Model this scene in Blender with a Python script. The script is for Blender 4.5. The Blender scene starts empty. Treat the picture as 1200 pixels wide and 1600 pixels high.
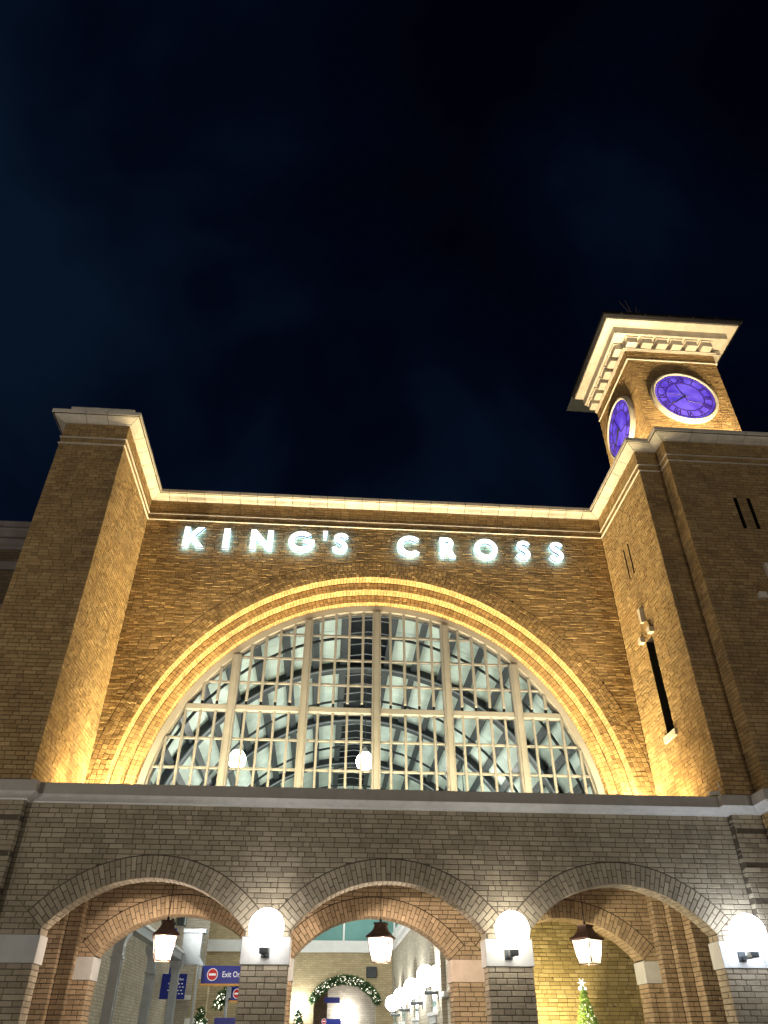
import bpy, math, random
from math import sin, cos, pi, radians, sqrt, atan2, hypot
from mathutils import Vector, Matrix

random.seed(7)
R_ = random.Random(11)
COL = bpy.context.scene.collection
SC = bpy.context.scene

# ------------------------------------------------------------------ camera
F_PX, PITCH, YAW, ROLL = 1140.0, .634, .0731, .0007
CAMP = Vector((0, 0, 1.6))
_cy, _sy, _cp, _sp = cos(YAW), sin(YAW), cos(PITCH), sin(PITCH)
FWD = Vector((_sy*_cp, _cy*_cp, _sp))
_r = Vector((_cy, -_sy, 0)); _u = _r.cross(FWD)
RGT = cos(ROLL)*_r + sin(ROLL)*_u
UPV = -sin(ROLL)*_r + cos(ROLL)*_u
cd = bpy.data.cameras.new('camera'); cam = bpy.data.objects.new('camera', cd); COL.objects.link(cam)
cam.matrix_world = Matrix((( RGT.x, UPV.x, -FWD.x, CAMP.x), (RGT.y, UPV.y, -FWD.y, CAMP.y), (RGT.z, UPV.z, -FWD.z, CAMP.z), (0, 0, 0, 1)))
cd.sensor_fit = 'VERTICAL'; cd.sensor_height = 24.0; cd.lens = 24.0*F_PX/1600.0
cd.clip_end = 2000; cd.clip_start = .1
SC.camera = cam

# ------------------------------------------------------------------ night sky
w = bpy.data.worlds.new('World'); SC.world = w; w.use_nodes = True
nt = w.node_tree; nt.nodes.clear()
out = nt.nodes.new('ShaderNodeOutputWorld'); bg = nt.nodes.new('ShaderNodeBackground')
tc = nt.nodes.new('ShaderNodeTexCoord'); nz = nt.nodes.new('ShaderNodeTexNoise'); cr = nt.nodes.new('ShaderNodeValToRGB')
nz.inputs['Scale'].default_value = 2.1; nz.inputs['Detail'].default_value = 5; nz.inputs['Roughness'].default_value = .5
nz.inputs['Distortion'].default_value = .25
cr.color_ramp.elements[0].position = .36; cr.color_ramp.elements[0].color = (.0004, .0006, .0028, 1)
cr.color_ramp.elements[1].position = .68; cr.color_ramp.elements[1].color = (.0023, .0066, .0165, 1)
e = cr.color_ramp.elements.new(.5); e.color = (.0006, .0018, .0066, 1)
mp = nt.nodes.new('ShaderNodeMapping'); mp.inputs['Location'].default_value = (3.1, .9, 1.2)
nt.links.new(tc.outputs['Generated'], mp.inputs[0]); nt.links.new(mp.outputs[0], nz.inputs['Vector'])
sx = nt.nodes.new('ShaderNodeSeparateXYZ'); nt.links.new(tc.outputs['Generated'], sx.inputs[0])
def wm(op, a, b):
    n = nt.nodes.new('ShaderNodeMath'); n.operation = op
    for i, v in enumerate((a, b)):
        if hasattr(v, 'is_linked'): nt.links.new(v, n.inputs[i])
        else: n.inputs[i].default_value = v
    return n.outputs[0]
# city glow: clouds paler towards the horizon, a little more on the west side
glow = wm('ADD', wm('MULTIPLY', sx.outputs['Z'], -.40), wm('MULTIPLY', sx.outputs['X'], -.16))
nt.links.new(wm('ADD', wm('ADD', nz.outputs['Fac'], glow), .315), cr.inputs[0]); nt.links.new(cr.outputs[0], bg.inputs[0]); nt.links.new(bg.outputs[0], out.inputs[0])
bg.inputs[1].default_value = 1.0

SC.view_settings.view_transform = 'Standard'; SC.view_settings.look = 'None'
SC.view_settings.exposure = 0.0; SC.view_settings.gamma = 1; SC.view_settings.use_curve_mapping = False
SC.render.engine = 'CYCLES'
try:
    SC.cycles.max_bounces = 6; SC.cycles.diffuse_bounces = 3; SC.cycles.transparent_max_bounces = 12
    SC.cycles.sample_clamp_indirect = 3.0
except Exception: pass

# light levels, all in one place
L = dict(washer=1150, corner=62, pierflood=95, wall_fill=1150, tower=235, lantern=330, spot_yellow=95,
         globe=10, globe_far=42, shed=60, hall_fill=1100, letter=2.5, halo=13, dial=.85, plaza=36000)

def lamp(name, kind, loc, target, energy, color, parent=None, size=.2, size_y=None, spot=None, blend=.6, spread=None):
    d = bpy.data.lights.new(name, kind); d.energy = energy; d.color = color
    if kind == 'AREA':
        d.shape = 'RECTANGLE' if size_y else 'SQUARE'; d.size = size
        if size_y: d.size_y = size_y
        if spread: d.spread = spread
    elif kind in ('POINT', 'SPOT'):
        d.shadow_soft_size = size
        if kind == 'SPOT': d.spot_size = spot; d.spot_blend = blend
    o = bpy.data.objects.new(name, d); COL.objects.link(o)
    o.location = loc
    if target is not None:
        o.rotation_euler = (Vector(target)-Vector(loc)).to_track_quat('-Z', 'Y').to_euler()
    if parent:
        o.parent = parent
        bpy.context.view_layer.update()
        o.matrix_parent_inverse = parent.matrix_world.inverted()
    return o

# ------------------------------------------------------------------ materials
MATS = {}
def new_mat(name):
    m = bpy.data.materials.new(name); m.use_nodes = True; t = m.node_tree; t.nodes.clear()
    o = t.nodes.new('ShaderNodeOutputMaterial'); b = t.nodes.new('ShaderNodeBsdfPrincipled')
    t.links.new(b.outputs[0], o.inputs[0]); MATS[name] = m
    return m, t, b
def N(t, k, **kw):
    n = t.nodes.new(k)
    for a, v in kw.items(): setattr(n, a, v)
    return n
def math_(t, op, a, b=None, c=None):
    n = N(t, 'ShaderNodeMath', operation=op)
    for i, v in enumerate((a, b, c)):
        if v is None: continue
        if hasattr(v, 'is_linked'): t.links.new(v, n.inputs[i])
        else: n.inputs[i].default_value = v
    return n.outputs[0]
def mixc(t, f, a, b, bt='MIX'):
    n = N(t, 'ShaderNodeMix', data_type='RGBA', blend_type=bt)
    for i, v in ((0, f), (6, a), (7, b)):
        if hasattr(v, 'is_linked'): t.links.new(v, n.inputs[i])
        else: n.inputs[i].default_value = v if i == 0 else (*v, 1)
    return n.outputs[2]
def noise(t, vec, scale, detail=4, rough=.55):
    n = N(t, 'ShaderNodeTexNoise'); n.inputs['Scale'].default_value = scale
    n.inputs['Detail'].default_value = detail; n.inputs['Roughness'].default_value = rough
    t.links.new(vec, n.inputs['Vector']); return n.outputs['Fac']
def ramp(t, f, *stops):
    n = N(t, 'ShaderNodeValToRGB'); el = n.color_ramp.elements
    while len(el) < len(stops): el.new(.5)
    for i, (p, c) in enumerate(stops):
        el[i].position = p; el[i].color = (c[0], c[1], c[2], 1) if hasattr(c, '__len__') else (c, c, c, 1)
    t.links.new(f, n.inputs[0]); return n.outputs[0]
def bump(t, b, h, strength, dist):
    n = N(t, 'ShaderNodeBump'); n.inputs['Strength'].default_value = strength; n.inputs['Distance'].default_value = dist
    t.links.new(h, n.inputs['Height']); t.links.new(n.outputs[0], b.inputs['Normal'])

def brick_mat(name, c0, c1, c2, rough=.85, stain=.45, soot=.5):
    """real bricks: each has a shade of its own, fine grain, blotches, soot stains"""
    m, t, b = new_mat(name)
    g = N(t, 'ShaderNodeNewGeometry'); oi = N(t, 'ShaderNodeObjectInfo')
    rnd = math_(t, 'FRACT', math_(t, 'ADD', g.outputs['Random Per Island'], oi.outputs['Random']))
    base = ramp(t, rnd, (0, c0), (.45, c1), (1, c2))
    pos = g.outputs['Position']
    n1 = noise(t, pos, 38, 5, .65); n2 = noise(t, pos, 1.3, 5, .6); n3 = noise(t, pos, 9, 3, .6)
    col = mixc(t, math_(t, 'MULTIPLY', ramp(t, n1, (.35, 0), (.75, 1)), .35), base, (c0[0]*.45, c0[1]*.45, c0[2]*.45))
    col = mixc(t, math_(t, 'MULTIPLY', ramp(t, n2, (.46, 0), (.74, 1)), soot), col, (.10, .075, .05))
    col = mixc(t, math_(t, 'MULTIPLY', ramp(t, n3, (.55, 0), (.8, 1)), stain), col, (c2[0]*1.15, c2[1]*1.15, c2[2]*1.2))
    mpn = N(t, 'ShaderNodeMapping'); mpn.inputs['Scale'].default_value = (1, 1, .16); t.links.new(pos, mpn.inputs[0])
    st = ramp(t, noise(t, mpn.outputs[0], 2.6, 5, .62), (.52, 0), (.72, 1))
    col = mixc(t, math_(t, 'MULTIPLY', st, soot*.75), col, (.11, .08, .05))
    hsv = N(t, 'ShaderNodeHueSaturation'); t.links.new(col, hsv.inputs['Color'])
    t.links.new(math_(t, 'ADD', math_(t, 'MULTIPLY', math_(t, 'FRACT', math_(t, 'MULTIPLY', rnd, 17.3)), .26), .88), hsv.inputs['Value'])
    t.links.new(hsv.outputs[0], b.inputs['Base Color'])
    b.inputs['Roughness'].default_value = rough; b.inputs['Specular IOR Level'].default_value = .25
    h = math_(t, 'ADD', noise(t, pos, 75, 6, .7), math_(t, 'MULTIPLY', noise(t, pos, 22, 3, .6), 1.2))
    bump(t, b, h, .75, .006)
    return m
def plain_mat(name, col, rough=.6, metal=0, var=.12, bumps=.15, scale=6, dirt=None, spec=.4):
    m, t, b = new_mat(name)
    g = N(t, 'ShaderNodeNewGeometry'); oi = N(t, 'ShaderNodeObjectInfo'); pos = g.outputs['Position']
    n = noise(t, pos, scale, 5, .6)
    lo = tuple(max(0, c*(1-var*1.6)) for c in col); hi = tuple(min(1, c*(1+var)) for c in col)
    c = ramp(t, n, (.3, lo), (.7, hi))
    if dirt:
        c = mixc(t, math_(t, 'MULTIPLY', ramp(t, noise(t, pos, 1.7, 6, .65), (.5, 0), (.78, 1)), dirt), c, tuple(x*.35 for x in col))
        mpn = N(t, 'ShaderNodeMapping'); mpn.inputs['Scale'].default_value = (1, 1, .07); t.links.new(pos, mpn.inputs[0])
        c = mixc(t, math_(t, 'MULTIPLY', ramp(t, noise(t, mpn.outputs[0], 7, 4, .7), (.54, 0), (.72, 1)), dirt*.9), c, tuple(x*.4 for x in col))
    hsv = N(t, 'ShaderNodeHueSaturation'); t.links.new(c, hsv.inputs['Color'])
    t.links.new(math_(t, 'ADD', math_(t, 'MULTIPLY', oi.outputs['Random'], var*.8), 1-var*.4), hsv.inputs['Value'])
    t.links.new(hsv.outputs[0], b.inputs['Base Color'])
    b.inputs['Roughness'].default_value = rough; b.inputs['Metallic'].default_value = metal
    b.inputs['Specular IOR Level'].default_value = spec
    if bumps: bump(t, b, noise(t, pos, scale*9, 4, .6), bumps, .003)
    return m
def emit_mat(name, col, strength, base=(.8, .8, .8)):
    m, t, b = new_mat(name); b.inputs['Base Color'].default_value = (*base, 1)
    b.inputs['Emission Color'].default_value = (*col, 1); b.inputs['Emission Strength'].default_value = strength
    return m
def glass_mat(name, tint=(.9, .95, .93), gloss=.06, rough=.02):
    m = bpy.data.materials.new(name); m.use_nodes = True; t = m.node_tree; t.nodes.clear()
    o = N(t, 'ShaderNodeOutputMaterial'); tr = N(t, 'ShaderNodeBsdfTransparent'); gl = N(t, 'ShaderNodeBsdfGlossy')
    mx = N(t, 'ShaderNodeMixShader'); fr = N(t, 'ShaderNodeFresnel'); fr.inputs[0].default_value = 1.45
    tr.inputs[0].default_value = (*tint, 1); gl.inputs['Roughness'].default_value = rough
    t.links.new(math_(t, 'ADD', math_(t, 'MULTIPLY', fr.outputs[0], .8), gloss*.3), mx.inputs[0])
    t.links.new(tr.outputs[0], mx.inputs[1]); t.links.new(gl.outputs[0], mx.inputs[2]); t.links.new(mx.outputs[0], o.inputs[0])
    MATS[name] = m; return m
def far_brick_mat(name, axis, c1, c2, mortar, size=.225, rot=0):
    """bricks too far away to tell apart; axis = the horizontal axis the wall runs along"""
    m, t, b = new_mat(name)
    g = N(t, 'ShaderNodeNewGeometry'); sp = N(t, 'ShaderNodeSeparateXYZ'); cb = N(t, 'ShaderNodeCombineXYZ')
    t.links.new(g.outputs['Position'], sp.inputs[0])
    t.links.new(sp.outputs[axis], cb.inputs[0]); t.links.new(sp.outputs['Z'], cb.inputs[1])
    br = N(t, 'ShaderNodeTexBrick'); br.inputs['Scale'].default_value = 1.0
    br.inputs['Brick Width'].default_value = size; br.inputs['Row Height'].default_value = .078
    br.inputs['Mortar Size'].default_value = .007; br.inputs['Bias'].default_value = 0
    br.inputs['Color1'].default_value = (*c1, 1); br.inputs['Color2'].default_value = (*c2, 1); br.inputs['Mortar'].default_value = (*mortar, 1)
    t.links.new(cb.outputs[0], br.inputs['Vector'])
    c = mixc(t, math_(t, 'MULTIPLY', ramp(t, noise(t, g.outputs['Position'], 3, 6, .7), (.4, 0), (.75, 1)), .5), br.outputs['Color'], tuple(x*.55 for x in c1))
    t.links.new(c, b.inputs['Base Color']); b.inputs['Roughness'].default_value = .9
    bump(t, b, math_(t, 'ADD', math_(t, 'MULTIPLY', br.outputs['Fac'], -1.0), noise(t, g.outputs['Position'], 30, 4, .6)), .8, .008)
    return m

M_BR_LOW = brick_mat('weathered_stock_brick', (.40, .34, .25), (.45, .385, .285), (.51, .44, .33), soot=.35, stain=.3)
M_BR_UP = brick_mat('tan_stock_brick', (.36, .235, .105), (.43, .285, .125), (.50, .35, .17), soot=.45)
M_BR_IN = brick_mat('orange_stock_brick', (.36, .265, .165), (.41, .305, .195), (.47, .355, .23), soot=.3, stain=.25)
M_BR_YE = brick_mat('yellow_stock_brick', (.40, .31, .14), (.50, .39, .18), (.58, .47, .25), soot=.25)
M_MORTAR = plain_mat('mortar', (.12, .098, .07), .95, var=.2, bumps=.6, scale=20, dirt=.4)
M_MORTAR_D = plain_mat('dark_mortar', (.07, .052, .032), .95, var=.2, bumps=.6, scale=20)
M_STONE = plain_mat('painted_stone', (.54, .54, .53), .7, var=.06, bumps=.3, scale=5, dirt=.25)
M_CORN = plain_mat('lit_cornice_white', (.86, .86, .85), .6, var=.05, bumps=.2, scale=5, dirt=.22)  # moulding paler than the stone, standing in for light from the globes below
M_STONE_Y = plain_mat('coping_stone', (.72, .66, .56), .75, var=.10, bumps=.4, scale=5, dirt=.3)
M_STONE_P = plain_mat('pink_grey_stone', (.58, .47, .40), .75, var=.08, bumps=.3, scale=5, dirt=.2)
M_LEDGE = plain_mat('dark_grey_stone', (.22, .19, .18), .8, var=.1, bumps=.3, scale=5, dirt=.3)  # darker grey stone for the neighbouring wing
M_TAUPE = plain_mat('taupe_painted_metal', (.26, .255, .255), .5, var=.06, bumps=.05, scale=4, dirt=.12)
M_TAUPE_L = plain_mat('cream_painted_metal', (.195, .198, .205), .5, var=.06, bumps=.05, scale=4)
M_FASCIA = plain_mat('fascia_grey', (.47, .435, .39), .6, var=.06, bumps=.08, scale=4, dirt=.2)  # fascia greyer than the moulding, standing in for its less lit upright face
M_BLACK = plain_mat('black_metal', (.012, .012, .014), .35, var=.2, bumps=.05, scale=6)
M_NIGHT = plain_mat('dark_rooflight_glass', (.006, .008, .011), .5, spec=.08, bumps=0)
M_DARK = plain_mat('dark_recess', (.02, .016, .012), .9, var=.2)
M_IRON = plain_mat('dark_grey_steel', (.035, .042, .045), .5, var=.15, scale=5)
M_STEEL = plain_mat('grey_painted_steel', (.38, .41, .44), .4, var=.08, scale=3)
M_WHITE = plain_mat('white_paint', (.78, .79, .78), .5, var=.04, scale=3)
M_PANEL = plain_mat('pale_green_ceiling_panel', (.68, .79, .71), .6, var=.12, scale=.9, dirt=.25)
M_TEAL = plain_mat('teal_glass_panel', (.16, .33, .31), .15, var=.08, scale=1.2, bumps=0)
M_BRONZE = plain_mat('bronze_metal', (.15, .10, .08), .45, metal=.6, var=.2, scale=12)
M_BLUE = plain_mat('blue_sign_paint', (.012, .028, .30), .35, var=.06, bumps=0)
M_SIGNW = emit_mat('glowing_white_print', (1, 1, 1), .25)  # print with a faint glow put into the material
M_SIGNR = plain_mat('red_sign_paint', (.65, .02, .03), .4, var=.04, bumps=0)
M_GROUND = plain_mat('paving', (.22, .21, .20), .85, var=.2, scale=2)
M_LEAF = plain_mat('green_foliage', (.05, .13, .035), .6, var=.4, scale=14, bumps=0)
M_WIRE = plain_mat('lime_wire', (.30, .48, .12), .5, var=.2, bumps=0)
M_FAIRY = emit_mat('fairy_light', (1, .93, .72), 2.0)
M_GLOBE = [emit_mat('opal_globe_warm', (1, .97, .92), L['globe']), emit_mat('opal_globe_neutral', (1, .95, .83), L['globe']*1.15),
           emit_mat('opal_globe_cool', (.80, .88, 1), L['globe']*1.5)]
M_GLOBE_FAR = emit_mat('opal_globe_hall', (1, .98, .93), L['globe_far'])
M_SHEDG = emit_mat('hall_pendant_opal', (1, .98, .90), L['shed'])
M_BULB = emit_mat('candle_bulb', (1, .86, .62), 14)
M_LFACE = emit_mat('letter_face_light', (.96, .985, 1), L['letter'])
M_LHALO = emit_mat('letter_back_light', (.22, .56, 1), L['halo'])
M_LSIDE = plain_mat('letter_return_metal', (.16, .18, .21), .5, var=.05, bumps=0)
M_PANE = glass_mat('window_glass', (.94, .955, .935), .05)
M_LPANE = glass_mat('lantern_glass', (.93, .90, .90), .1, .25)
# lantern panes: faintly frosted
_t = M_LPANE.node_tree
_o = [n for n in _t.nodes if n.type == 'OUTPUT_MATERIAL'][0]; _src = _o.inputs[0].links[0].from_socket
_tl = _t.nodes.new('ShaderNodeBsdfTranslucent'); _tl.inputs[0].default_value = (.95, .93, .92, 1)
_mx = _t.nodes.new('ShaderNodeMixShader'); _mx.inputs[0].default_value = .025
_t.links.new(_src, _mx.inputs[1]); _t.links.new(_tl.outputs[0], _mx.inputs[2]); _t.links.new(_mx.outputs[0], _o.inputs[0])
# clock dial: backlit purple glass
def dial_mat():
    m, t, b = new_mat('purple_dial_glass')
    g = N(t, 'ShaderNodeNewGeometry'); n = noise(t, g.outputs['Position'], 2.3, 3, .5)
    c = ramp(t, n, (.36, (.075, .04, .62)), (.66, (.23, .16, 1.0)))
    b.inputs['Base Color'].default_value = (.07, .04, .30, 1); b.inputs['Roughness'].default_value = .12
    t.links.new(c, b.inputs['Emission Color']); b.inputs['Emission Strength'].default_value = L['dial']
    return m
M_DIAL = dial_mat()
M_DIALINK = emit_mat('dark_purple_lead', (.05, .01, .30), .18, (.03, .01, .09))
M_FB_X = far_brick_mat('far_yellow_brick_front', 'X', (.44, .35, .20), (.56, .46, .28), (.30, .25, .16))
M_FB_Y = far_brick_mat('far_pale_brick_side', 'Y', (.46, .41, .31), (.60, .54, .42), (.34, .30, .24))
M_FB_G = far_brick_mat('far_pale_brick_front', 'X', (.44, .40, .33), (.58, .53, .45), (.34, .31, .26))
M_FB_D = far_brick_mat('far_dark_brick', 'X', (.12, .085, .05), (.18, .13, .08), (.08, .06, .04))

# ------------------------------------------------------------------ object helpers
def props(o, label=None, cat=None, group=None, kind=None):
    if label: o['label'] = label
    if cat: o['category'] = cat
    if group: o['group'] = group
    if kind: o['kind'] = kind
    return o
def link(name, data, parent=None, kind=None, label=None):
    o = bpy.data.objects.new(name, data); COL.objects.link(o)
    if parent is not None:
        o.parent = parent
        o.matrix_parent_inverse = PINV[parent.name]
    if kind: o['kind'] = kind
    if label: o['label'] = label
    PINV[o.name] = Matrix.Identity(4)
    return o
PINV = {}
def thing(name, label, cat, loc=(0, 0, 0), group=None):
    o = bpy.data.objects.new(name, None); COL.objects.link(o); o.location = loc
    o.empty_display_size = .3
    PINV[o.name] = Matrix.Translation(Vector(loc)).inverted()
    return props(o, label, cat, group)
def mesh(name, V, F, mat, smooth=False, mi=None):
    me = bpy.data.meshes.new(name); me.from_pydata([tuple(v) for v in V], [], F)
    for m in (mat if isinstance(mat, (list, tuple)) else [mat]): me.materials.append(m)
    if mi: me.polygons.foreach_set('material_index', mi)
    if smooth: me.polygons.foreach_set('use_smooth', [True]*len(me.polygons))
    me.update(); return me

class MB:
    def __init__(s): s.V = []; s.F = []
    def add(s, V, F):
        n = len(s.V); s.V += [tuple(v) for v in V]; s.F += [tuple(i+n for i in f) for f in F]
    def box(s, x0, x1, y0, y1, z0, z1, ch=0):
        if ch <= 0:
            s.add([(x0, y0, z0), (x1, y0, z0), (x1, y1, z0), (x0, y1, z0), (x0, y0, z1), (x1, y0, z1), (x1, y1, z1), (x0, y1, z1)],
                  [(0, 3, 2, 1), (4, 5, 6, 7), (0, 1, 5, 4), (1, 2, 6, 5), (2, 3, 7, 6), (3, 0, 4, 7)]); return
        c = ch; V = []; idx = {}
        for sx in (0, 1):
            for sy in (0, 1):
                for sz in (0, 1):
                    X = (x0, x1)[sx]; Y = (y0, y1)[sy]; Z = (z0, z1)[sz]
                    dx = c if sx == 0 else -c; dy = c if sy == 0 else -c; dz = c if sz == 0 else -c
                    idx[sx, sy, sz] = len(V); V += [(X, Y+dy, Z+dz), (X+dx, Y, Z+dz), (X+dx, Y+dy, Z)]
        F = []
        for a in (0, 1):
            q = [(0, 0), (1, 0), (1, 1), (0, 1)]
            f = [idx[a, y, z] for y, z in q]; F.append(tuple(f if a else f[::-1]))
            f = [idx[x, a, z]+1 for x, z in q]; F.append(tuple(f[::-1] if a else f))
            f = [idx[x, y, a]+2 for x, y in q]; F.append(tuple(f if a else f[::-1]))
        for a in (0, 1):
            for b in (0, 1):
                F.append((idx[a, b, 0]+0, idx[a, b, 0]+1, idx[a, b, 1]+1, idx[a, b, 1]+0))
                F.append((idx[a, 0, b]+0, idx[a, 0, b]+2, idx[a, 1, b]+2, idx[a, 1, b]+0))
                F.append((idx[0, a, b]+1, idx[0, a, b]+2, idx[1, a, b]+2, idx[1, a, b]+1))
        for k in idx.values(): F.append((k, k+1, k+2))
        s.add(V, F)
    def prism(s, poly, y0, y1, axis='y', m=None):
        """extrude a 2-D polygon (a,b): axis y -> (a, y, b); axis x -> (x, a, b); axis z -> (a, b, z)"""
        n = len(poly)
        P = {'y': lambda a, b, d: (a, d, b), 'x': lambda a, b, d: (d, a, b), 'z': lambda a, b, d: (a, b, d)}[axis]
        V = [P(a, b, y0) for a, b in poly]+[P(a, b, y1) for a, b in poly]
        F = [tuple(range(n)), tuple(range(2*n-1, n-1, -1))]+[(i, n+i, n+(i+1) % n, (i+1) % n) for i in range(n)]
        s.add(V, F)
    def tube(s, pts, r, n=8, cap=True):
        pts = [Vector(p) for p in pts]; rs = r if isinstance(r, (list, tuple)) else [r]*len(pts)
        V = []; F = []
        prev = None
        for i, p in enumerate(pts):
            d = (pts[min(i+1, len(pts)-1)]-pts[max(i-1, 0)]).normalized()
            a = Vector((0, 0, 1)) if abs(d.z) < .9 else Vector((1, 0, 0))
            if prev is not None: a = prev
            x = (a-d*a.dot(d)).normalized(); prev = x; y = d.cross(x)
            for k in range(n):
                t = 2*pi*k/n; V.append(p+(x*cos(t)+y*sin(t))*rs[i])
        for i in range(len(pts)-1):
            for k in range(n):
                F.append((i*n+k, i*n+(k+1) % n, (i+1)*n+(k+1) % n, (i+1)*n+k))
        if cap: F.append(tuple(range(n-1, -1, -1))); F.append(tuple((len(pts)-1)*n+k for k in range(n)))
        s.add(V, F)
    def lathe(s, prof, c=(0, 0, 0), n=16, rot=0):
        V = []; F = []
        for r, z in prof:
            for k in range(n):
                t = 2*pi*k/n+rot; V.append((c[0]+r*cos(t), c[1]+r*sin(t), c[2]+z))
        m = len(prof)
        for i in range(m-1):
            for k in range(n): F.append((i*n+k, i*n+(k+1) % n, (i+1)*n+(k+1) % n, (i+1)*n+k))
        F.append(tuple(range(n-1, -1, -1))); F.append(tuple((m-1)*n+k for k in range(n)))
        s.add(V, F)
    def sphere(s, c, r, n=20, m=12, sz=1):
        prof = [(max(1e-4, r*sin(pi*i/m)), -r*sz*cos(pi*i/m)) for i in range(m+1)]
        s.lathe(prof, c, n)
    def arc(s, cx, cz, r0, r1, y0, y1, a0, a1, n=48):
        """annular sector in the xz plane, angles from +x"""
        V = []; F = []
        for i in range(n+1):
            t = a0+(a1-a0)*i/n; c_, s_ = cos(t), sin(t)
            V += [(cx+r0*c_, y0, cz+r0*s_), (cx+r1*c_, y0, cz+r1*s_), (cx+r1*c_, y1, cz+r1*s_), (cx+r0*c_, y1, cz+r0*s_)]
        for i in range(n):
            a = 4*i; b = a+4
            for k in range(4): F.append((a+k, a+(k+1) % 4, b+(k+1) % 4, b+k))
        F.append((3, 2, 1, 0)); F.append((4*n, 4*n+1, 4*n+2, 4*n+3)); s.add(V, F)
    def build(s, name, mat, parent=None, kind=None, label=None, smooth=False):
        return link(name, mesh(name, s.V, s.F, mat, smooth), parent, kind, label)
def bx(name, mat, parent, *a, ch=0, kind=None, label=None):
    m = MB(); m.box(*a, ch=ch); return m.build(name, mat, parent, kind, label)

# ------------------------------------------------------------------ bricks
def m_front(Y): return lambda u, v, n: (u, Y-n, v)
def m_left(X): return lambda u, v, n: (X-n, u, v)       # faces -x
def m_right(X): return lambda u, v, n: (X+n, u, v)      # faces +x
def m_back(Y): return lambda u, v, n: (u, Y+n, v)
def m_soffit(cx, cz, R):                                 # u = angle, v = y, faces the centre
    return lambda u, v, n: (cx+(R-n)*cos(u), v, cz+(R-n)*sin(u))

def clip(P, nx, ny, d):
    """keep nx*u+ny*v >= d"""
    o = []
    for i in range(len(P)):
        a, b = P[i], P[(i+1) % len(P)]
        da = a[0]*nx+a[1]*ny-d; db = b[0]*nx+b[1]*ny-d
        if da >= 0: o.append(a)
        if (da >= 0) != (db >= 0):
            t = da/(da-db); o.append((a[0]+(b[0]-a[0])*t, a[1]+(b[1]-a[1])*t))
    return o
def area(P): return .5*sum(P[i][0]*P[(i+1) % len(P)][1]-P[(i+1) % len(P)][0]*P[i][1] for i in range(len(P)))
CO = .0765   # course height
JD = [.0108]
def courses(u0, u1, v0, v1, holes=(), J=None, co=CO, groove=None):
    """random bond brickwork in a rectangle, around rectangular holes (a,b,c,d); returns quads with a depth"""
    J = JD[0] if J is None else J
    Q = []; n = max(1, round((v1-v0)/co)); h = (v1-v0)/n
    for i in range(n):
        a = v0+i*h; b = a+h; mid = (a+b)/2
        spans = [(u0, u1)]
        for (ha, hb, hc, hd) in holes:
            if hc < mid < hd:
                ns = []
                for s, e_ in spans:
                    if hb <= s or ha >= e_: ns.append((s, e_)); continue
                    if ha > s: ns.append((s, ha))
                    if hb < e_: ns.append((hb, e_))
                spans = ns
        dep = -.014 if groove and groove(i, mid) else 0
        for s, e_ in spans:
            x = s; first = True
            while x < e_-.02:
                ln = R_.choice((.225, .225, .225, .112, .17, .26, .2)) if not (first and i % 2) else .112
                first = False
                if e_-(x+ln) < .06: ln = e_-x
                y = min(x+ln, e_)
                Q.append(([(x+J/2, a+J/2), (y-J/2, a+J/2), (y-J/2, b-J/2), (x+J/2, b-J/2)], dep))
                x = y
    return Q
def arc_clip(Q, cx, cz, R, A=None, hw=None, zs=None, J=.012):
    """cut brickwork back round an arch ring of outer radius R (half angle A from vertical) and the opening below"""
    o = []
    for P, d in Q:
        ux = sum(p[0] for p in P)/len(P)-cx; uz = sum(p[1] for p in P)/len(P)-cz
        r = hypot(ux, uz); ang = atan2(abs(ux), uz)
        if r > R+.25: o.append((P, d)); continue
        if A is not None and uz+cz > zs-.05:
            sx = 1 if ux > 0 else -1; nx, nz = sx*cos(A), -sin(A); k = nx*cx+nz*cz
            Po = clip(P, nx, nz, k+J/2); Pi = clip(P, -nx, -nz, -k)
            if len(Pi) > 2 and abs(area(Pi)) > .0002:
                vx = sum(p[0] for p in Pi)/len(Pi)-cx; vz = sum(p[1] for p in Pi)/len(Pi)-cz; q = hypot(vx, vz)
                Pi = clip(Pi, vx/q, vz/q, (vx*cx+vz*cz)/q+R+J)
            if len(Po) > 2 and len(Pi) > 2 and area(Po) > .0004 and area(Pi) > .0004:
                o.append((Po, d)); o.append((Pi, d)); continue
            P2 = Po if len(Po) > 2 and area(Po) > .0004 else Pi
            P2 = clip(P2, sx, 0, sx*cx+hw) if P2 is Po and uz+cz < zs+.04 else P2
            if len(P2) > 2 and area(P2) > .0006: o.append((P2, d))
            continue
        if A is None or ang < A:
            if uz < 0:
                sx = 1 if ux > 0 else -1
                P2 = clip(P, sx, 0, sx*cx+R+J)
            else:
                nx, nz = ux/r, uz/r
                P2 = clip(P, nx, nz, nx*cx+nz*cz+R+J)
        else:
            sx = 1 if ux > 0 else -1
            if uz+cz > zs:
                # keep outside of the skewback line
                nx, nz = sx*cos(A), -sin(A)
                P2 = clip(P, nx, nz, nx*cx+nz*cz+J/2)
            else: P2 = clip(P, sx, 0, sx*cx+hw)
        if len(P2) > 2 and area(P2) > .0011: o.append((P2, d))
    return o
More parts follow.
